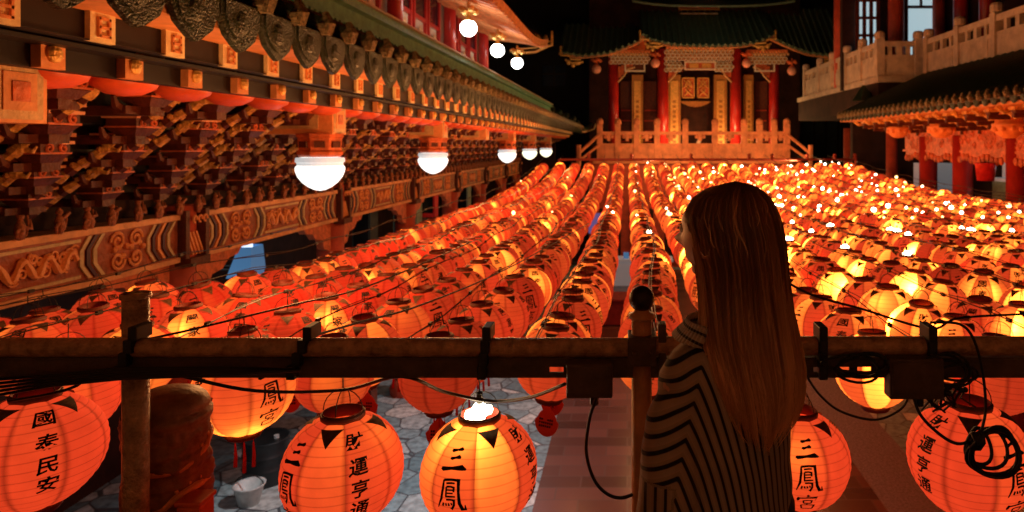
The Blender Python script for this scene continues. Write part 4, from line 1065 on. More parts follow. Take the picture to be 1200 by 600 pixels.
for k in range(110):
    y = rr.uniform(7.7, 17.0); s0 = rr.choice((-1, 1))
    c0 = (RX - .125, y, ZC + rr.uniform(-.06, .26)); pts = [Vector(c0) + Vector((0, s0 * math.cos(q) * .08 * (1 - q / 9), math.sin(q) * .08 * (1 - q / 9))) for q in [j * .5 for j in range(14)]]; b.tube(pts, .018, 5)
for k in range(60): y = 7.6 + k * .16; b.ball((RX - .13, y, ZC - .22 - .10 * abs(math.sin(k * .62))), .075, 6, 0, (.6, 1, 1.1))
b.build('beam_relief', 'brown_wood', RH)
for j in range(27):
    y = 7.7 + j * .36; b = MB()
    for t in range(4):
        if (t + j) % 2: continue
        x = lerp(RX - .1, 5.85, t / 3); z = ZC + lerp(.36, .55, t / 3)
        b.box((x, y, z), (.2, .17, .05), 1); b.box((x, y, z - .05), (.17, .15, .05), 0, taper=.7); b.box((x + .1, y, z - .1), (.35, .06, .08), 0)
        p = Vector((x, y + .14, z)); b.tube([p + Vector((.2, 0, -.12)), p + Vector((0, .02, -.02)), p + Vector((-.15, -.02, -.05)), p + Vector((-.24, 0, .04))], [.03, .045, .035, .05], 6, 1)
    b.build('carved_bracket', ['dark_wood', 'bracket_gold'], RH)
for px, d in ((1053, 15.8), (1103, 13.7), (1183, 11.2)):
    b = MB(); x = hx(px, d); z = hz(161, d)
    b.lathe([(.001, 0), (.10, .01), (.2, .08), (.25, .18), (.27, .24), (.22, .26), (.2, .40), (.12, .5)], (x, d, z - .02), 14)
    for q in range(10): a = q * PI / 5; b.ball((x + .23 * math.cos(a), d + .23 * math.sin(a), z + .14), .055, 6)
    b.build('hanging_lotus_pod', 'relief', RH, smooth=True)
b = MB(); b.bx(5.55, 7.3, 7.5, 17.8, ZC + .60, ZC + .64); b.build('soffit', 'orange_wood', RH)
roof_edge(RH, 5.5, 7.0, 17.9, ZC + .72, -1, .26, .09, .12, 2.0, 1.0)
b = MB(); b.tube([P(985, 140, 17.9), P(1000, 141, 17.9), P(1040, 139, 17.9)], .05, 6); b.tube([P(985, 140, 17.9), P(985, 133, 17.9)], .05, 6)
for k in range(3): b.tube([P(1012 + k * 12, 118 - k * 2, 18), P(1012 + k * 12, 100 + 10 * k, 18)], [.3, .04], 6)
b.build('ridge_ornament', 'tile_green', RH)
b = MB(); b.bx(9.2, 9.4, 7, 20, 0, ZC + 6); b.bx(6.3, 9.4, 20, 20.2, ZC + 1.6, ZC + 6); b.bx(6.6, 9.2, 20, 20.2, 0, ZC + 1.5); b.build('wall', 'void', RH)
b = MB(); b.bx(7.45, 9.2, 7, 17.3, ZC + 1.60, ZC + 1.74); b.bx(6.35, 9.2, 17.3, 20, ZC + 1.60, ZC + 1.74); b.bx(6.35, 7.44, 20.2, 25.5, ZC + 1.60, ZC + 1.74); b.build('terrace_slab', 'stone', RH)
b = MB(); b.bx(6.4, 9.4, 17.4, 25.5, ZC + .9, ZC + 1.595); b.build('terrace_wall', 'void', RH)
def balus(pts, label, grp):
    t = thing('stone_balustrade', label, 'balustrade', pts[0], grp)
    for p in pts:
        b = MB(); b.box((p[0], p[1], p[2] + .48), (.2, .2, .96)); b.lathe([(.09, 0), (.13, .03), (.13, .15), (.10, .2), (.001, .22)], (p[0], p[1], p[2] + .96), 10); b.build('post', 'stone', t)
    for p, q in zip(pts[:-1], pts[1:]):
        p, q = Vector(p), Vector(q); v = q - p; L_ = v.length; u = v / L_; a = math.atan2(u.y, u.x); R_ = Matrix.Rotation(a, 3, 'Z'); m = (p + q) / 2
        b = MB(); l = L_ - .2; b.box(m + Vector((0, 0, .84)), (l, .13, .13), 0, R_); b.box(m + Vector((0, 0, .28)), (l, .1, .56), 0, R_); b.box(m + Vector((0, 0, .67)), (.14, .1, .22), 0, R_)
        n_ = R_ @ Vector((0, 1, 0)); b.box(m + Vector((0, 0, .28)), (l * .8, .13, .36), 0, R_)
        for k in (-.3, .3): b.box(m + u * (l * k) + Vector((0, 0, .67)), (.1, .08, .22), 0, R_)
        b.build('rail_panel', 'stone', t)
zt = ZC + 1.741
balus([(7.55, y, zt) for y in (8.9, 10.6, 12.3, 13.95, 15.5, 17.1)], 'pale stone balustrade of the right terrace, the near run at upper right', None)
balus([(7.42, 17.42, zt)] + [(6.45, y, zt) for y in (17.45, 18.7, 20.0, 21.4, 22.8, 24.6)], 'pale stone balustrade of the right terrace, the far run beside the lit window', None)
b = MB(); b.bx(7.35, 7.65, 7.5, 17.2, ZC + 1.50, ZC + 1.599); b.build('terrace_moulding', 'stone', RH)
b = MB(); xa, xb = hx(1063, 19.9), hx(1094, 19.9); b.bx(xa, xb, 19.9, 19.95, zt, hz(9, 19.9)); b.build('lit_door', 'window_lit', RH)
b = MB()
for x in (xa - .06, xb): b.bx(x, x + .06, 19.82, 19.98, zt, ZC + 5)
b.bx(xa, xb, 19.82, 19.98, hz(10, 19.9), hz(7, 19.9)); b.bx((xa + xb) / 2 - .03, (xa + xb) / 2 + .03, 19.82, 19.89, hz(7, 19.9), ZC + 5)
b.build('door_frame', 'dark_wood', RH)
b = MB(); b.bx(xa, xb, 19.9, 19.95, hz(6.5, 19.9), hz(-8, 19.9)); b.build('fanlight', 'window_lit', RH)
xa, xb = hx(1003, 20), hx(1027, 20); b = MB(); z0, z1 = hz(63, 20), hz(2, 20)
b.bx(xa, xb, 19.92, 19.95, z0, z1); b.build('window_pane', 'window_lit', RH)
b = MB()
for k in range(4): x = lerp(xa, xb, k / 3); b.bx(x - .05, x + .05, 19.84, 19.9, z0, z1)
for k in range(4): z = lerp(z0, z1, k / 3); b.bx(xa, xb, 19.80, 19.835, z - .04, z + .04)
b.build('window_frame', 'dark_wood', RH)
for px, d, r in ((1050, 19.6, .22), (1126, 18.4, .19), (1157, 16.9, .19), (1100, 19.7, .17), (985, 21, .2)):
    b = MB(); b.tube([(hx(px, d), d, zt), (hx(px, d), d, ZC + 6)], r, 16); b.build('upper_column', 'red_lac' if px > 1100 else 'red_brown', RH, smooth=True)
b = MB(); b.bx(6.3, 9.4, 7, 26, ZC + 5.6, ZC + 5.8); b.build('upper_soffit', 'void', RH)
# right arcade: ground items
t = thing('sales_counter', 'white and green lit counter inside the right arcade', 'counter', (8.1, 13.6, 0))
b = MB(); b.bx(7.7, 8.9, 12.6, 14.4, 4.02, ZC - .75, 0); b.bx(7.65, 8.95, 12.55, 14.45, ZC - .747, ZC - .68, 1); b.build('counter_body', ['greenish', 'white_glow'], t)
b = MB(); b.bx(7.8, 8.8, 13.6, 14.2, ZC - .679, ZC - .30); b.build('lit_shelf', 'white_glow', t)
b = MB(); b.bx(7.2, 9.2, 11, 18, 3.9, 4.0); struct(b.build('arcade_floor', 'slab'))
b = MB(); c = (hx(1155, 13.0), 13.0, ZC - .679); b.lathe([(.001, 0), (.15, 0), (.19, .32), (.2, .34), (.17, .33), (.001, .31)], c, 18); tag(b.build('bucket', 'red_plastic', None, smooth=True), 'small bright red tub standing on the counter of the right arcade', 'tub')
b = MB(); b.bx(7.3, 8.1, 17.0, 17.4, 4.0, ZC - .45); tag(b.build('display_case', 'white_glow'), 'pale lit display case seen between two red columns of the right arcade', 'case')
# dark buildings closing the view
t = thing('back_building', 'dark building behind the courtyard with one faint blue window', 'building', (-3, 37, 0))
b = MB(); b.bx(-14, -.6, 36, 38, 0, 22); b.build('wall', 'black_wall', t)
b = MB(); b.bx(hx(636, 36), hx(663, 36), 35.9, 35.97, hz(101, 36), hz(77, 36)); b.build('window_pane', 'blue_glass', t)
b = MB(); xm = hx(649.5, 36); b.bx(xm - .04, xm + .04, 35.84, 35.89, hz(101, 36), hz(77, 36)); b.bx(hx(636, 36), hx(663, 36), 35.80, 35.835, hz(88, 36), hz(86, 36)); b.build('window_frame', 'dark_metal', t)
t = thing('back_building', 'dark teal walled building behind the right end of the far balustrade', 'building', (10, 38, 0))
b = MB(); b.bx(hx(935, 37), 24, 37, 39, 0, 22, 0); b.build('wall', 'black_wall', t)
b = MB(); b.bx(hx(925, 36.9), hx(985, 36.9), 36.8, 36.95, 0, hz(135, 36.9)); b.build('shutter', 'teal_wall', t)
b = MB()
for k in range(5): x = hx(925 + k * 14, 36.7); b.bx(x, x + .1, 36.7, 36.78, 0, hz(135, 36.9))
b.bx(hx(925, 36.7), hx(985, 36.7), 36.62, 36.69, hz(138, 36.7), hz(135, 36.7)); b.build('shutter_frame', 'dark_metal', t)
# ------------------------------------------------------------------ handrail of the gallery
RD = 1.75
RT_ = thing('railing', 'brown pipe railing across the foreground with a ball-topped post and a slotted bar', 'railing', (0, RD, 3.6))
zp = hz(407, RD)
b = MB(); b.tube([(-2.6, RD, zp), (hx(738, RD), RD, zp)], .024, 20); b.tube([(hx(768, RD), RD, zp + .004), (2.2, RD, zp + .004)], .024, 20)
for px in (205, 598, 1010): b.tube([(hx(px, RD) - .008, RD, zp), (hx(px, RD) + .008, RD, zp)], .0255, 20)
b.build('handrail', 'rail_paint', RT_, smooth=False)
b = MB(); zb = hz(430, RD); x = -2.5
b.bx(-2.5, 2.2, RD - .012, RD - .006, zb + .010, zb + .022); b.bx(-2.5, 2.2, RD - .012, RD - .006, zb - .024, zb - .010)
b.bx(-2.5, -.33, RD - .004, RD + .002, zb - .024, zp - .015)
b.bx(-2.5, -.33, RD - .012, RD - .006, zb - .0101, zb + .0101); x = -.33
while x < 2.2:
    op = -.27 < x < -.16 or .45 < x < .60
    b.bx(x, x + (.020 if op else .056), RD - .012, RD - .006, zb - .0101, zb + .0101); x += .056
b.bx(-.33, 2.2, RD - .0125, RD - .0055, zb + .004, zb + .0101)
b.bx(-2.5, 2.2, RD - .010, RD + .03, zb + .0221, zb + .027)
b.build('slotted_bar', 'rail_dark', RT_)
px_ = hx(752, RD)
b = MB(); b.tube([(px_, RD, 3.6), (px_, RD, hz(372, RD))], .026, 20)
b.lathe([(.026, 0), (.034, .004), (.034, .014), (.022, .018), (.017, .03)], (px_, RD, hz(374, RD)), 20); PO = b.build('post', 'post_paint', RT_, smooth=True)
b = MB(); b.ball((px_, RD, hz(350, RD)), .033, 24); b.build('ball_finial', 'dark_metal', PO, smooth=True)
b = MB(); b.bx(px_ - .036, px_ + .036, RD - .04, RD + .04, hz(424, RD), hz(391, RD)); b.bx(px_ + .042, px_ + .062, RD - .02, RD + .02, hz(440, RD), hz(378, RD))
for q in (-1, 1): b.tube([(px_ + q * .02, RD - .046, hz(408, RD)), (px_ + q * .02, RD - .038, hz(408, RD))], .006, 6)
b.build('clamp_block', 'rail_dark', RT_, bevel=.003)
lx = hx(141, RD)
b = MB(); b.tube([(lx, RD + .055, 3.6), (lx, RD + .055, hz(345, RD + .055))], .031, 20); b.lathe([(.036, 0), (.036, .012), (.031, .014)], (lx, RD + .055, hz(349, RD + .055)), 20); b.build('post', 'rail_paint', RT_, smooth=True)
for k, (px, sl) in enumerate(((157, .018), (357, .02), (570, .006), (961, .0), (1087, .0), (780, 0))):
    if px == 780: continue
    x = hx(px, RD); b = MB()
    for q in range(4):
        z0 = hz(440 - q * 15, RD); z1 = hz(440 - (q + 1) * 15, RD)
        b.box((x + sl * (q - 1.5) * .7, RD - .004, (z0 + z1) / 2), (.022, .062, z1 - z0 + .002), 0)
    b.build('cable_clamp', 'wire', RT_, bevel=.003)
def jbox(px, py, w_, h, lab):
    t = thing('junction_box', lab, 'electrical box', P(px, py, RD)); b = MB(); x, _, z = P(px, py, RD)
    b.box((x, RD - .035, z), (w_, .045, h)); b.build('box_body', 'rail_dark', t, bevel=.004)
    b = MB(); b.box((x, RD - .0605, z + h * .05), (w_ * .94, .006, h * .8)); b.build('lid', 'rail_dark', t, bevel=.002)
    b = MB(); b.tube([(x + w_ * .1, RD - .035, z - h / 2), (x + w_ * .1, RD - .035, z - h / 2 - .022)], .011, 10); b.build('cable_gland', 'wire', t)
jbox(692, 438, .115, .085, 'dark electrical box under the handrail left of the ball-topped post')
jbox(1064, 436, .135, .10, 'dark electrical box under the handrail at the right between coiled cables')
cable('hanging_cable', [(698, 455, 1.70), (699, 466, 1.70), (691, 490, 1.72), (687, 530, 1.74), (698, 565, 1.74), (718, 582, 1.74), (740, 580, 1.74), (762, 560, 1.78)], .0045, 'black cable looping down from the electrical box left of the ball-topped post')
cable('hanging_cable', [(945, 440, 1.72), (960, 462, 1.72), (985, 482, 1.72), (1025, 492, 1.72), (1055, 480, 1.72), (1066, 462, 1.71), (1068, 452, 1.71)], .003, 'thin black cable sagging from the woman toward the right electrical box')
cable('hanging_cable', [(1068, 456, 1.71), (1078, 485, 1.70), (1100, 508, 1.70), (1122, 520, 1.70), (1142, 515, 1.70)], .004, 'black cable running from the right electrical box down to the coil')
cable('hanging_cable', [(1090, 378, 1.74), (1125, 380, 1.71), (1142, 400, 1.70), (1152, 440, 1.70), (1155, 480, 1.70), (1150, 505, 1.69)], .0035, 'black cable rising from the coil over the handrail at the right')
b = MB()
for k, (rx, rz, dx, dz, tl) in enumerate(((.062, .058, 0, 0, .1), (.056, .062, .004, .003, -.2), (.066, .052, -.002, -.004, .3), (.05, .05, -.01, .006, .0), (.034, .045, -.03, .008, .4))):
    c = P(1166, 532, 1.69); pts = [c + Vector((dx + rx * math.cos(a) * math.cos(tl) - rz * math.sin(a) * math.sin(tl) * .3, .006 * k + .01 * math.sin(a * 2), dz + rz * math.sin(a) + rx * math.cos(a) * math.sin(tl) * .3)) for a in [2 * PI * j / 28 for j in range(28)]]
    b.tube(pts, .0048, 6, closed=True)
c = P(1142, 516, 1.69)
for k in range(5): b.tube([c + Vector((-.012 + .005 * k, -.004, -.02)), c + Vector((.0 + .004 * k, -.012, .0)), c + Vector((-.008 + .006 * k, -.004, .022))], .006, 6)
tag(b.build('cable_coil', 'wire', smooth=True), 'black cable wound into a ring in front of the large right lantern', 'cable coil')
b = MB(); rr = random.Random(8)
for (cx, cy, n_) in ((1010, 428, 4), (1112, 436, 5)):
    for k in range(n_):
        c = P(cx + rr.uniform(-10, 10), cy + rr.uniform(-5, 5), 1.71); rx, rz = rr.uniform(.05, .085), rr.uniform(.018, .04)
        b.tube([c + Vector((rx * math.cos(a), .01 * math.sin(a * 2), rz * math.sin(a))) for a in [2 * PI * j / 20 for j in range(20)]], .0035, 6, closed=True)
tag(b.build('cable_bundle', 'wire', smooth=True), 'tangled black cable loops tied along the right part of the railing', 'cables')
b = MB()
for k in range(5):
    y_ = 1.70 - .006 * k; b.tube([P(-20, 446 + 5 * k, y_), P(60, 440 + 3 * k, y_), P(140, 432 + 3 * k, y_), P(260, 431 + 2 * k, y_), P(352, 434, y_)], .004, 6)
tag(b.build('cable_bundle', 'wire', smooth=True), 'bundle of black cables tied along the left part of the railing', 'cables')
b = MB()
for k in range(16):
    c = P(1108 + rr.uniform(-26, 26), 457 + rr.uniform(-8, 8), 1.76); b.tube([c, c + Vector((rr.uniform(-.02, .02), 0, -.02)), c + Vector((rr.uniform(-.03, .03), 0, -.045))], .0028, 5)
    b.ball(c, .008, 6)
tag(b.build('plug_cluster', 'dark_metal'), 'cluster of small plugs and wire ends below the right electrical box', 'plugs')

# carved stone column and orange box at lower left
t = thing('carved_column', 'round carved stone column with a domed top behind the left rail post', 'column', (hx(197, 1.97), 1.97, 3.6))
cx = hx(197, 1.97); b = MB(); n = 96; rings = 130; vs = []; ztop = hz(480, 1.97)
for i in range(rings + 1):
    z = lerp(3.9, ztop, i / rings)
    for j in range(n):
        a = 2 * PI * j / n; q = Vector((math.cos(a) * .1, math.sin(a) * .1, z))
        r = .102 + .0015 * noise.noise(q * 40) + (.003 if (z - 3.6) % .16 < .018 else 0) + .011 * max(0, math.sin(2 * a + z * 24 + 3 * noise.noise(q * 9))) ** .5 + .006 * noise.noise(q * 55)
        vs.append((cx + r * math.cos(a), 1.97 + r * math.sin(a), z))
b.add(vs, [(i * n + j, i * n + (j + 1) % n, (i + 1) * n + (j + 1) % n, (i + 1) * n + j) for i in range(rings) for j in range(n)])
for ph in (0, PI):
    pts = [(cx + .102 * math.cos(a_ + ph), 1.97 + .102 * math.sin(a_ + ph), 3.95 + a_ * .030 + .012 * math.sin(a_ * 3)) for a_ in [k * .16 for k in range(int((ztop - 4.0) / .030 / .16))]]
    b.tube(pts, [.009 + .003 * abs(math.sin(k * .9)) for k in range(len(pts))], 8, 1)
    for k in range(0, len(pts), 2): b.ball(Vector(pts[k]) + Vector((0, 0, .018)), .006, 6, 1)
M['orange_stone'] = mat('orange_lit_stone', (.30, .12, .05), .5, 0, .4, 16, .2, 60)
b.build('carved_shaft', ['orange_stone', 'relief'], t, smooth=True)
b = MB(); b.lathe([(.106, -.03), (.112, -.022), (.112, -.006), (.102, .0), (.107, .010), (.098, .03), (.082, .046), (.052, .058), (.02, .063), (.001, .064)], (cx, 1.97, ztop), 40); b.build('domed_cap', 'orange_stone', t, smooth=True)
t = thing('storage_box', 'bright orange box at the foot of the carved column', 'box', (hx(250, 1.98), 1.98, 3.6)); x = hx(250, 1.98)
b = MB(); b.bx(x - .03, x + .035, 1.86, 1.93, 3.6, hz(586, 1.9)); b.build('box_body', 'orange_box', t, bevel=.006)
b = MB(); b.bx(x - .034, x + .039, 1.856, 1.934, hz(586, 1.9) + .001, hz(580, 1.9)); b.build('lid', 'orange_box', t, bevel=.004)
b = MB(); b.bx(-2.6, 2.2, 1.62, 2.2, 3.45, 3.598); struct(b.build('gallery_edge', 'slab'))

# ------------------------------------------------------------------ the woman
Wm = thing('person', 'woman with long straight brown hair in a striped shirt, seen from behind', 'person', (.22, 1.5, 3.6))
def remeshed(bld, name, m, vox, smooth_it=3, parent=Wm):
    o = bld.build(name, m, None)
    md = o.modifiers.new('r', 'REMESH'); md.mode = 'VOXEL'; md.voxel_size = vox; md.use_smooth_shade = True
    ms = o.modifiers.new('s', 'SMOOTH'); ms.iterations = smooth_it; ms.factor = .5
    bpy.context.view_layer.update(); dg = bpy.context.evaluated_depsgraph_get()
    me = bpy.data.meshes.new_from_object(o.evaluated_get(dg)); me.name = name
    old = o.data; o.modifiers.clear(); o.data = me; bpy.data.meshes.remove(old)
    if not me.materials: me.materials.append(M[m])
    o.parent = parent; o.location = -parent.location
    return o
phi = math.radians(53); fw = Vector((-math.sin(phi), math.cos(phi), 0)); lf = Vector((-math.cos(phi), -math.sin(phi), 0)); up = Vector((0, 0, 1))
HC = Vector((.209, 1.5, ZC - .192))
def hd(f_, l_, u_): return HC + fw * f_ + lf * l_ + up * u_
S = MB(); vs = []; n, m_ = 56, 44
for i in range(m_ + 1):
    th = PI * i / m_
    for j in range(n):
        a = 2 * PI * j / n; dx, dy, dz = math.sin(th) * math.cos(a), math.sin(th) * math.sin(a), math.cos(th)
        f_, l_, u_ = dx * .094, dy * .076, dz * (.104 if dz > 0 else .114)
        if u_ < -.02:
            k = min(1, (-.02 - u_) / .09); l_ *= 1 - .30 * k; f_ = f_ * (1 - .12 * k) + .012 * k
            if f_ < 0: f_ *= 1 - .35 * k
        if dx > 0:
            def gz(c, s_): return math.exp(-((u_ - c) / s_) ** 2)
            w0 = math.exp(-(l_ / .013) ** 2); w1 = math.exp(-(l_ / .028) ** 2); w2 = math.exp(-(l_ / .045) ** 2)
            f_ += .032 * gz(-.024, .013) * w0 + .013 * gz(-.004, .020) * w0 - .005 * gz(.010, .010) * w1 + .006 * gz(.022, .012) * w2 - .006 * gz(.006, .01) * (w2 - w0)
            f_ += .009 * gz(-.052, .006) * w1 + .009 * gz(-.064, .006) * w1 - .003 * gz(-.058, .002) * w1 + .016 * gz(-.094, .014) * w1 - .004 * gz(-.075, .006) * w1
            f_ += .004 * gz(.05, .03) * w2
        vs.append(hd(f_, l_, u_))
S.add(vs, [(i * n + j, (i + 1) * n + j, (i + 1) * n + (j + 1) % n, i * n + (j + 1) % n) for i in range(m_) for j in range(n)])
for sd in (1, -1):       # ears
    c = hd(-.004, sd * .071, -.012)
    S.tube([c + fw * (.016 * math.cos(a)) * (1.0) + up * (.030 * math.sin(a) - .003) + lf * sd * (.004 + .008 * (1 - math.cos(a)) / 2) for a in [2 * PI * k / 14 for k in range(14)]], .0048, 6, closed=True)
    S.ball(c - up * .0, .014, 8, sc=(.8, .8, 1.7)); S.ball(c + fw * .006 - up * .032 + lf * sd * .003, .007, 6)
psi = math.radians(30); bl = Vector((-math.cos(psi), -math.sin(psi), 0)); bf = Vector((-math.sin(psi), math.cos(psi), 0))
BC = Vector((.222, 1.50, 0))
def bd(l_, f_, py): return BC + bl * l_ + bf * f_ + up * (ZC - (py - VY) * 1.5 / F)
zof = lambda h: VY + (ZC - 3.6 - h) * F / 1.5       # "pixel" of a height above the gallery floor
S.tube([HC - up * .07 - fw * .015, Vector((.225, 1.495, hz(350, 1.5))), bd(0, 0, 400)], [.056, .052, .075], 16)
S.tube([bd(0, 0, 395), bd(0, 0, 430), bd(0, .01, 520), bd(0, .01, 600), bd(0, 0, 680)], [.08, .11, .105, .10, .12], 18)
def limb(b, pts, rs, n_=14):
    b.tube(pts, rs, n_)
    for p, r in zip(pts, rs): b.ball(p, r * .98, 12)
lsh, lel, lwr = bd(.125, -.005, 432), bd(.165, -.02, 590), bd(.15, .10, 700)
rsh, rel = bd(-.115, .0, 432), bd(-.15, .10, 560); rwr = Vector((hx(868, 1.66), 1.66, hz(408, 1.72)))
limb(S, [lsh, lel, lwr], [.046, .036, .024]); limb(S, [rsh, rel, rwr], [.046, .036, .024])
def hand(b, wr, d_, side, nrm, curl):
    """d_ forward of the hand, side toward the thumb, nrm out of the palm"""
    palm = wr + d_ * .045; b.tube([wr, wr + d_ * .03, wr + d_ * .075], [.022, .030, .030], 10); b.box(palm + d_ * .01, (.05, .05, .02), 0, Matrix((side, d_, nrm)).transposed())
    for k, (o_, L_) in enumerate(((.026, .062), (.009, .070), (-.009, .065), (-.026, .050))):
        p = wr + d_ * .078 + side * o_; pts = [p - d_ * .02]; c = 0
        for s_ in (.42, .33, .25):
            pts.append(pts[-1] + (d_ * math.cos(c) + nrm * math.sin(c)) * (L_ * s_ + (.02 if len(pts) == 1 else 0))); c += curl
        b.tube(pts, [.0088, .0085, .0078, .0066], 8); b.ball(pts[-1], .0066, 6)
    pts = [wr + d_ * .02 + side * .022, wr + d_ * .045 + side * .042 + nrm * .008, wr + d_ * .07 + side * .046 + nrm * .02, wr + d_ * .085 + side * .040 + nrm * .03]
    b.tube(pts, [.012, .0105, .009, .0075], 8)
hand(S, lwr, (bf * .5 - up * .85).normalized(), bf.cross(Vector((0, 0, 0))) if False else (bf * .85 + up * .5).normalized(), -bl, .35)
hand(S, rwr, Vector((0, 1, 0)), Vector((-1, 0, 0)), Vector((0, 0, -1)), .55)
hipc = ZC - 1.6 + .80 - ZC
for s_ in (1, -1):
    hp, kn, an = bd(s_ * .085, 0, zof(.80)), bd(s_ * .09, .01, zof(.42)), bd(s_ * .09, -.01, zof(.07))
    limb(S, [hp, kn, an], [.075, .048, .034])
S.tube([bd(0, 0, 640), bd(0, 0, zof(.76))], [.12, .13], 16)
remeshed(S, 'body', 'skin', .0042, 2)
# eyes
for s_ in (1, -1):
    b = MB(); b.ball(hd(.079, s_ * .030, .006), .0115, 14); b.build('eye', 'cream', Wm, smooth=True)
# shirt
C_ = MB()
def ell(b, rows, n_=36):
    vs = []
    for (py, a_, d_, cl, cf) in rows:
        for j in range(n_):
            q = 2 * PI * j / n_; vs.append(bd(cl + a_ * math.cos(q), cf + d_ * math.sin(q), py))
    k = len(rows); fs = [(i * n_ + j, i * n_ + (j + 1) % n_, (i + 1) * n_ + (j + 1) % n_, (i + 1) * n_ + j) for i in range(k - 1) for j in range(n_)]
    fs += [tuple(range(n_ - 1, -1, -1)), tuple((k - 1) * n_ + j for j in range(n_))]
    b.add(vs, fs)
ell(C_, [(372, .060, .062, 0, 0), (384, .078, .070, 0, 0), (396, .105, .078, 0, 0), (410, .135, .086, 0, 0), (430, .150, .098, 0, 0), (470, .152, .108, 0, 0), (540, .150, .112, 0, 0), (620, .158, .118, 0, 0), (690, .165, .122, 0, 0)])
limb(C_, [bd(.10, 0, 412), bd(.135, -.005, 440), bd(.158, -.012, 500), bd(.172, -.02, 560), bd(.178, -.018, 600), bd(.165, .05, 650)], [.034, .052, .060, .064, .066, .056], 18)
limb(C_, [bd(-.09, 0, 410), bd(-.112, .005, 440), bd(-.125, .03, 500), bd(-.14, .09, 545), (rel + rwr) / 2], [.034, .046, .050, .050, .042], 18)
sh = remeshed(C_, 'striped_shirt', 'shirt', .0055, 4)
me = sh.data; st = me.attributes.new('stripe', 'FLOAT', 'POINT'); vals = []
offs = Vector((0, 0, 0))
nrm_ = [v.normal.copy() for v in me.vertices]
for v, nn in zip(me.vertices, nrm_):
    w_ = v.co
    # soft folds of the cloth
    fold = .0125 * math.sin(w_.x * 30 + w_.z * 22 + 3 * noise.noise(w_ * 6)) * noise.noise(w_ * 5 + Vector((3, 1, 2))) * 2 + .007 * noise.noise(w_ * 11) + .007 * math.sin(w_.z * 55 + w_.x * 40) * max(0, noise.noise(w_ * 4))
    v.co = w_ + nn * fold
for v in me.vertices:
    w_ = v.co; x = VX + w_.x / 1.45 * F; y = VY + (ZC - w_.z) / 1.48 * F
    xr = 819 - .27 * (y - 418); t = x - xr; wob = 1.6 * noise.noise(w_ * 12)
    if t < 0: q = (y + .45 * t) / 18 if y < 534 - .25 * t * 0 else 40.13 + x / 10.5 + (y - 534) * .004
    else: q = (y - 1.3 * t - .005 * t * t) / 18
    vals.append(q + wob * .06)
st.data.foreach_set('value', vals); me.update()
# collar
b = MB(); rows = []
for k in range(25):
    a = -PI * .62 + .78 * PI * k / 24
    dirv = bl * math.cos(a) - bf * math.sin(a)
    base = bd(.012, 0, 384); rows.append((base + dirv * .072 - up * .01, base + dirv * .080 + up * .020, base + dirv * .090 + up * .006, base + dirv * .112 - up * .016))
for A, B_ in zip(rows[:-1], rows[1:]):
    for q in range(3): b.add([A[q], B_[q], B_[q + 1], A[q + 1]], [(0, 1, 2, 3)])
o = b.build('collar', 'shirt', Wm, smooth=True); at = o.data.attributes.new('stripe', 'FLOAT', 'POINT'); at.data.foreach_set('value', [v.co.z * 55 + v.co.x * 12 for v in o.data.vertices])
md = o.modifiers.new('t', 'SOLIDIFY'); md.thickness = .003
# trousers and shoes
T_ = MB(); T_.tube([bd(0, 0, 645), bd(0, 0, 690), bd(0, 0, zof(.74))], [.135, .14, .13], 20)
for s_ in (1, -1): limb(T_, [bd(s_ * .08, 0, zof(.80)), bd(s_ * .09, .01, zof(.42)), bd(s_ * .09, -.005, zof(.09))], [.088, .062, .052])
remeshed(T_, 'trousers', 'jeans', .008, 3)
for s_ in (1, -1):
    b = MB(); p = bd(s_ * .09, -.02, zof(.035)); b.tube([p - bf * .05, p, p + bf * .09, p + bf * .17, p + bf * .2], [.03, .038, .036, .034, .015], 12); b.build('shoe', 'shoe', Wm, smooth=True)
# hair
HT = [(213, 861, 863, .004, 1.5), (216, 848, 880, .040, 1.5), (222, 829, 891, .066, 1.5), (232, 814, 901, .088, 1.5), (250, 805, 910, .106, 1.5), (262, 805, 913, .108, 1.5), (270, 808, 915, .107, 1.5), (290, 811, 918, .106, 1.498), (310, 816, 920, .100, 1.495),
      (330, 818, 922, .090, 1.49), (360, 820, 927, .080, 1.475), (400, 824, 934, .062, 1.44), (430, 833, 938, .050, 1.415), (460, 845, 938, .042, 1.40), (485, 855, 932, .036, 1.395), (505, 866, 920, .03, 1.392), (522, 878, 908, .024, 1.39)]
def hrow(py):
    py = max(213, min(522, py))
    for a, c_ in zip(HT[:-1], HT[1:]):
        if a[0] <= py <= c_[0]:
            t = (py - a[0]) / (c_[0] - a[0]); return [lerp(a[k], c_[k], t) for k in range(1, 5)]
def hpt(s_, py, k=1., side=-1):
    L_, R_, B_, Yc = hrow(py); m = (L_ + R_) / 2; hw = (R_ - L_) / 2 * k; Y = Yc + side * B_ * k * math.sqrt(max(0, 1 - s_ * s_))
    return Vector(((m + s_ * hw - VX) * Yc / F, Y, ZC - (py - VY) * Yc / F))
b = MB(); lit_vals = []; rh = random.Random(21)
def pylist(p0, p1, n_): return [p0 + (p1 - p0) * (i / (n_ - 1)) ** 1.25 for i in range(n_)]
CL = [(rh.uniform(0, 6), rh.uniform(.3, 1.8), rh.gauss(0, .10), rh.uniform(-.2, .22), rh.uniform(-14, 12)) for _ in range(90)]
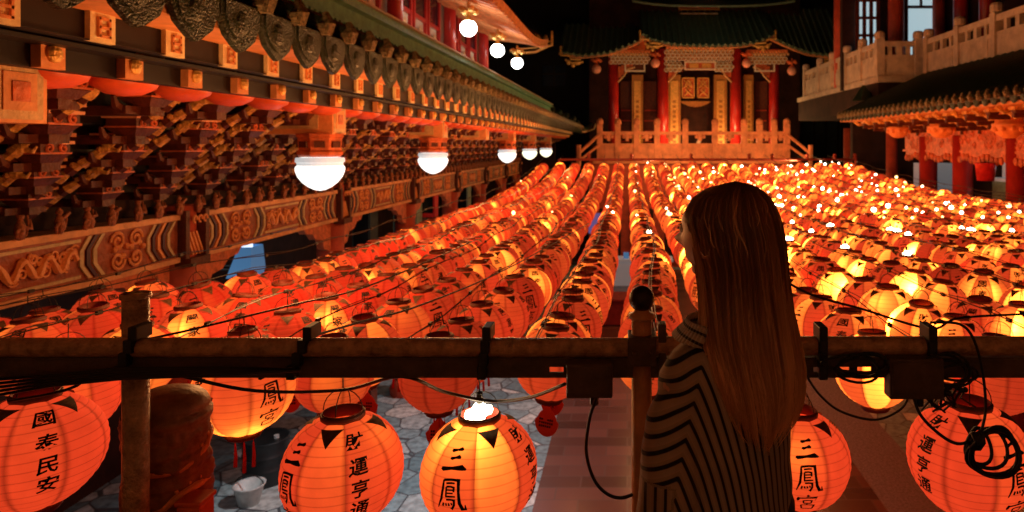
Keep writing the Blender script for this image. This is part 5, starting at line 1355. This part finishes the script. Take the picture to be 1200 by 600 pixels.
def strand(s0, side, end, lift, start=213.0):
    cq = CL[int((s0 + 1) * 44.9) if side < 0 else rh.randrange(90)]; end = end + cq[4] * (end > 400)
    n_ = 24; ph = cq[0] + rh.uniform(0, .7); amp = cq[1] * rh.uniform(.7, 1.3); pts = []; drift = cq[2] + rh.gauss(0, .03)
    for i, py in enumerate(pylist(start, end, n_)):
        u = i / (n_ - 1); s_ = s0 + drift * u * u + .03 * amp * math.sin(ph + u * 5) * u
        wave = (.0035 * u ** 2 + .006 * max(0, u - .6)) * amp * math.sin(ph + u * 11)
        s_ = max(-1, min(1, s_)); p = hpt(s_, py, lift, side); p.x += wave + .004 * max(0, u - .8) * math.sin(ph * 3) * 5; pts.append(p)
    wd = rh.uniform(.0008, .0019); vs = []
    c = Vector((.225, 1.49, 0))
    for i, p in enumerate(pts):
        t = (pts[min(n_ - 1, i + 1)] - pts[max(0, i - 1)]).normalized(); o_ = Vector((p.x - c.x, (p.y - c.y) * 1.2 - .03, 0.02)).normalized(); sd = t.cross(o_)
        sd = sd.normalized() if sd.length > .01 else Vector((1, 0, 0)); k = wd * (1 if i < n_ - 5 else (n_ - i) / 5.5)
        vs += [p - sd * k, p + o_ * k * .6, p + sd * k]
    fs = []
    for i in range(n_ - 1): a = i * 3; fs += [(a, a + 1, a + 4, a + 3), (a + 1, a + 2, a + 5, a + 4)]
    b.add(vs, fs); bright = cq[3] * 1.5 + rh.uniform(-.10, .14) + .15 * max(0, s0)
    for i in range(n_): lit_vals.extend([min(1, max(0, (i / (n_ - 1)) ** 1.4 * .78 + bright))] * 3)  # strands lighten toward their ends, standing in for lantern light
for k in range(2700):
    s0 = rh.uniform(-1, 1); s0 = math.copysign(abs(s0) ** .8, s0)
    e = rh.triangular(440, 526, 508) - 30 * abs(s0) ** 2
    if s0 < -.5: e -= 12 * rh.random()
    strand(s0, -1, e, rh.uniform(.965, 1.012))
for k in range(700): strand(rh.uniform(.25, 1), 1, rh.uniform(400, 470), rh.uniform(.96, 1.01))
for k in range(600): strand(rh.uniform(-1, .3), 1, rh.uniform(248, 264), rh.uniform(.99, 1.03))
for k in range(50): strand(rh.uniform(-1, 1), rh.choice((-1, 1)), rh.uniform(250, 300), rh.uniform(1.02, 1.045))
for k in range(110): strand(rh.choice((-1, 1)) * rh.uniform(.90, 1), -1, rh.uniform(440, 520), rh.uniform(1.01, 1.05))
# inner shell
N_ = 40
for side, s0, s1, pe, kk in ((-1, -1, 1, 425, .955), (1, .2, 1, 430, .95), (1, -1, .25, 250, .985)):
    rows = []; pys = pylist(213, pe, 30)
    for py in pys: rows.append([hpt(lerp(s0, s1, j / N_), py, kk, side) for j in range(N_ + 1)])
    vs = [p for r in rows for p in r]; w1 = N_ + 1
    b.add(vs, [(i * w1 + j, i * w1 + j + 1, (i + 1) * w1 + j + 1, (i + 1) * w1 + j) for i in range(29) for j in range(N_)])
    for i in range(30): lit_vals.extend([(i / 29) ** 1.6 * .3] * w1)
o = b.build('hair', 'hair', Wm, smooth=True); at = o.data.attributes.new('lit_amt', 'FLOAT', 'POINT'); at.data.foreach_set('value', lit_vals)

# ------------------------------------------------------------------ lamps: stand-ins for lantern bulbs, and added fill lights
def plight(p, e, c, r=.12):
    l = bpy.data.lights.new('bulb_and_fill_light', 'POINT'); l.energy = e; l.color = c; l.shadow_soft_size = r
    o = bpy.data.objects.new('bulb_and_fill_light', l); col.objects.link(o); o.location = p
for (x, y, e) in ((-1.7, 3.6, 9), (-1.6, 6.0, 12), (-1.6, 9.0, 16), (-1.5, 12.5, 18), (-1.3, 16.5, 24), (1.5, 9, 16), (2.5, 14, 34), (3.6, 11.5, 24), (3.8, 16, 30), (.6, 19.6, 50), (4.8, 19.5, 50), (1.6, 26.5, 90), (5.4, 26.5, 80), (2.2, 30.6, 70), (4.6, 30.6, 70)):  # stand in for lantern bulbs; those near the temple are added fill
    plight((x, y, ZC - (.38 if x < -1 else .5) if y < 20 else ZC - .2), e * (4.2 if x < -1 else 1.5 if y < 20 else 2.2), (1, .42, .13) if x < -1 else (1, .52, .19))
for (x, y, z, e) in ((-6.2, 8.5, 3.0, 14), (-6.2, 16, 3.0, 14), (8.0, 13.5, 4.95, 20)):  # left arcade pair is added fill; the right one lights the counter
    plight((x, y, z), e, (.85, .95, 1), .1)
for (x, y, z, e) in ((-3.0, 9.0, 3.4, 270), (-2.2, 13.5, 3.4, 170)):  # added spots over the court that brighten the paving; no fixture
    l = bpy.data.lights.new('paving_fill_spot', 'SPOT'); l.energy = e; l.color = (.85, .95, 1); l.spot_size = math.radians(115); l.spot_blend = .5; l.shadow_soft_size = .1
    o = bpy.data.objects.new('paving_fill_spot', l); col.objects.link(o); o.location = (x, y, z)
plight((3.5, 28.4, ZC + 6.3), 7, (.9, .9, .7))  # added lamp above the far temple, brightening its roof tiles
plight((front_pos[2].x, front_pos[2].y, front_pos[2].z + ZT + .05), 1.2, (1, .75, .4), .03)
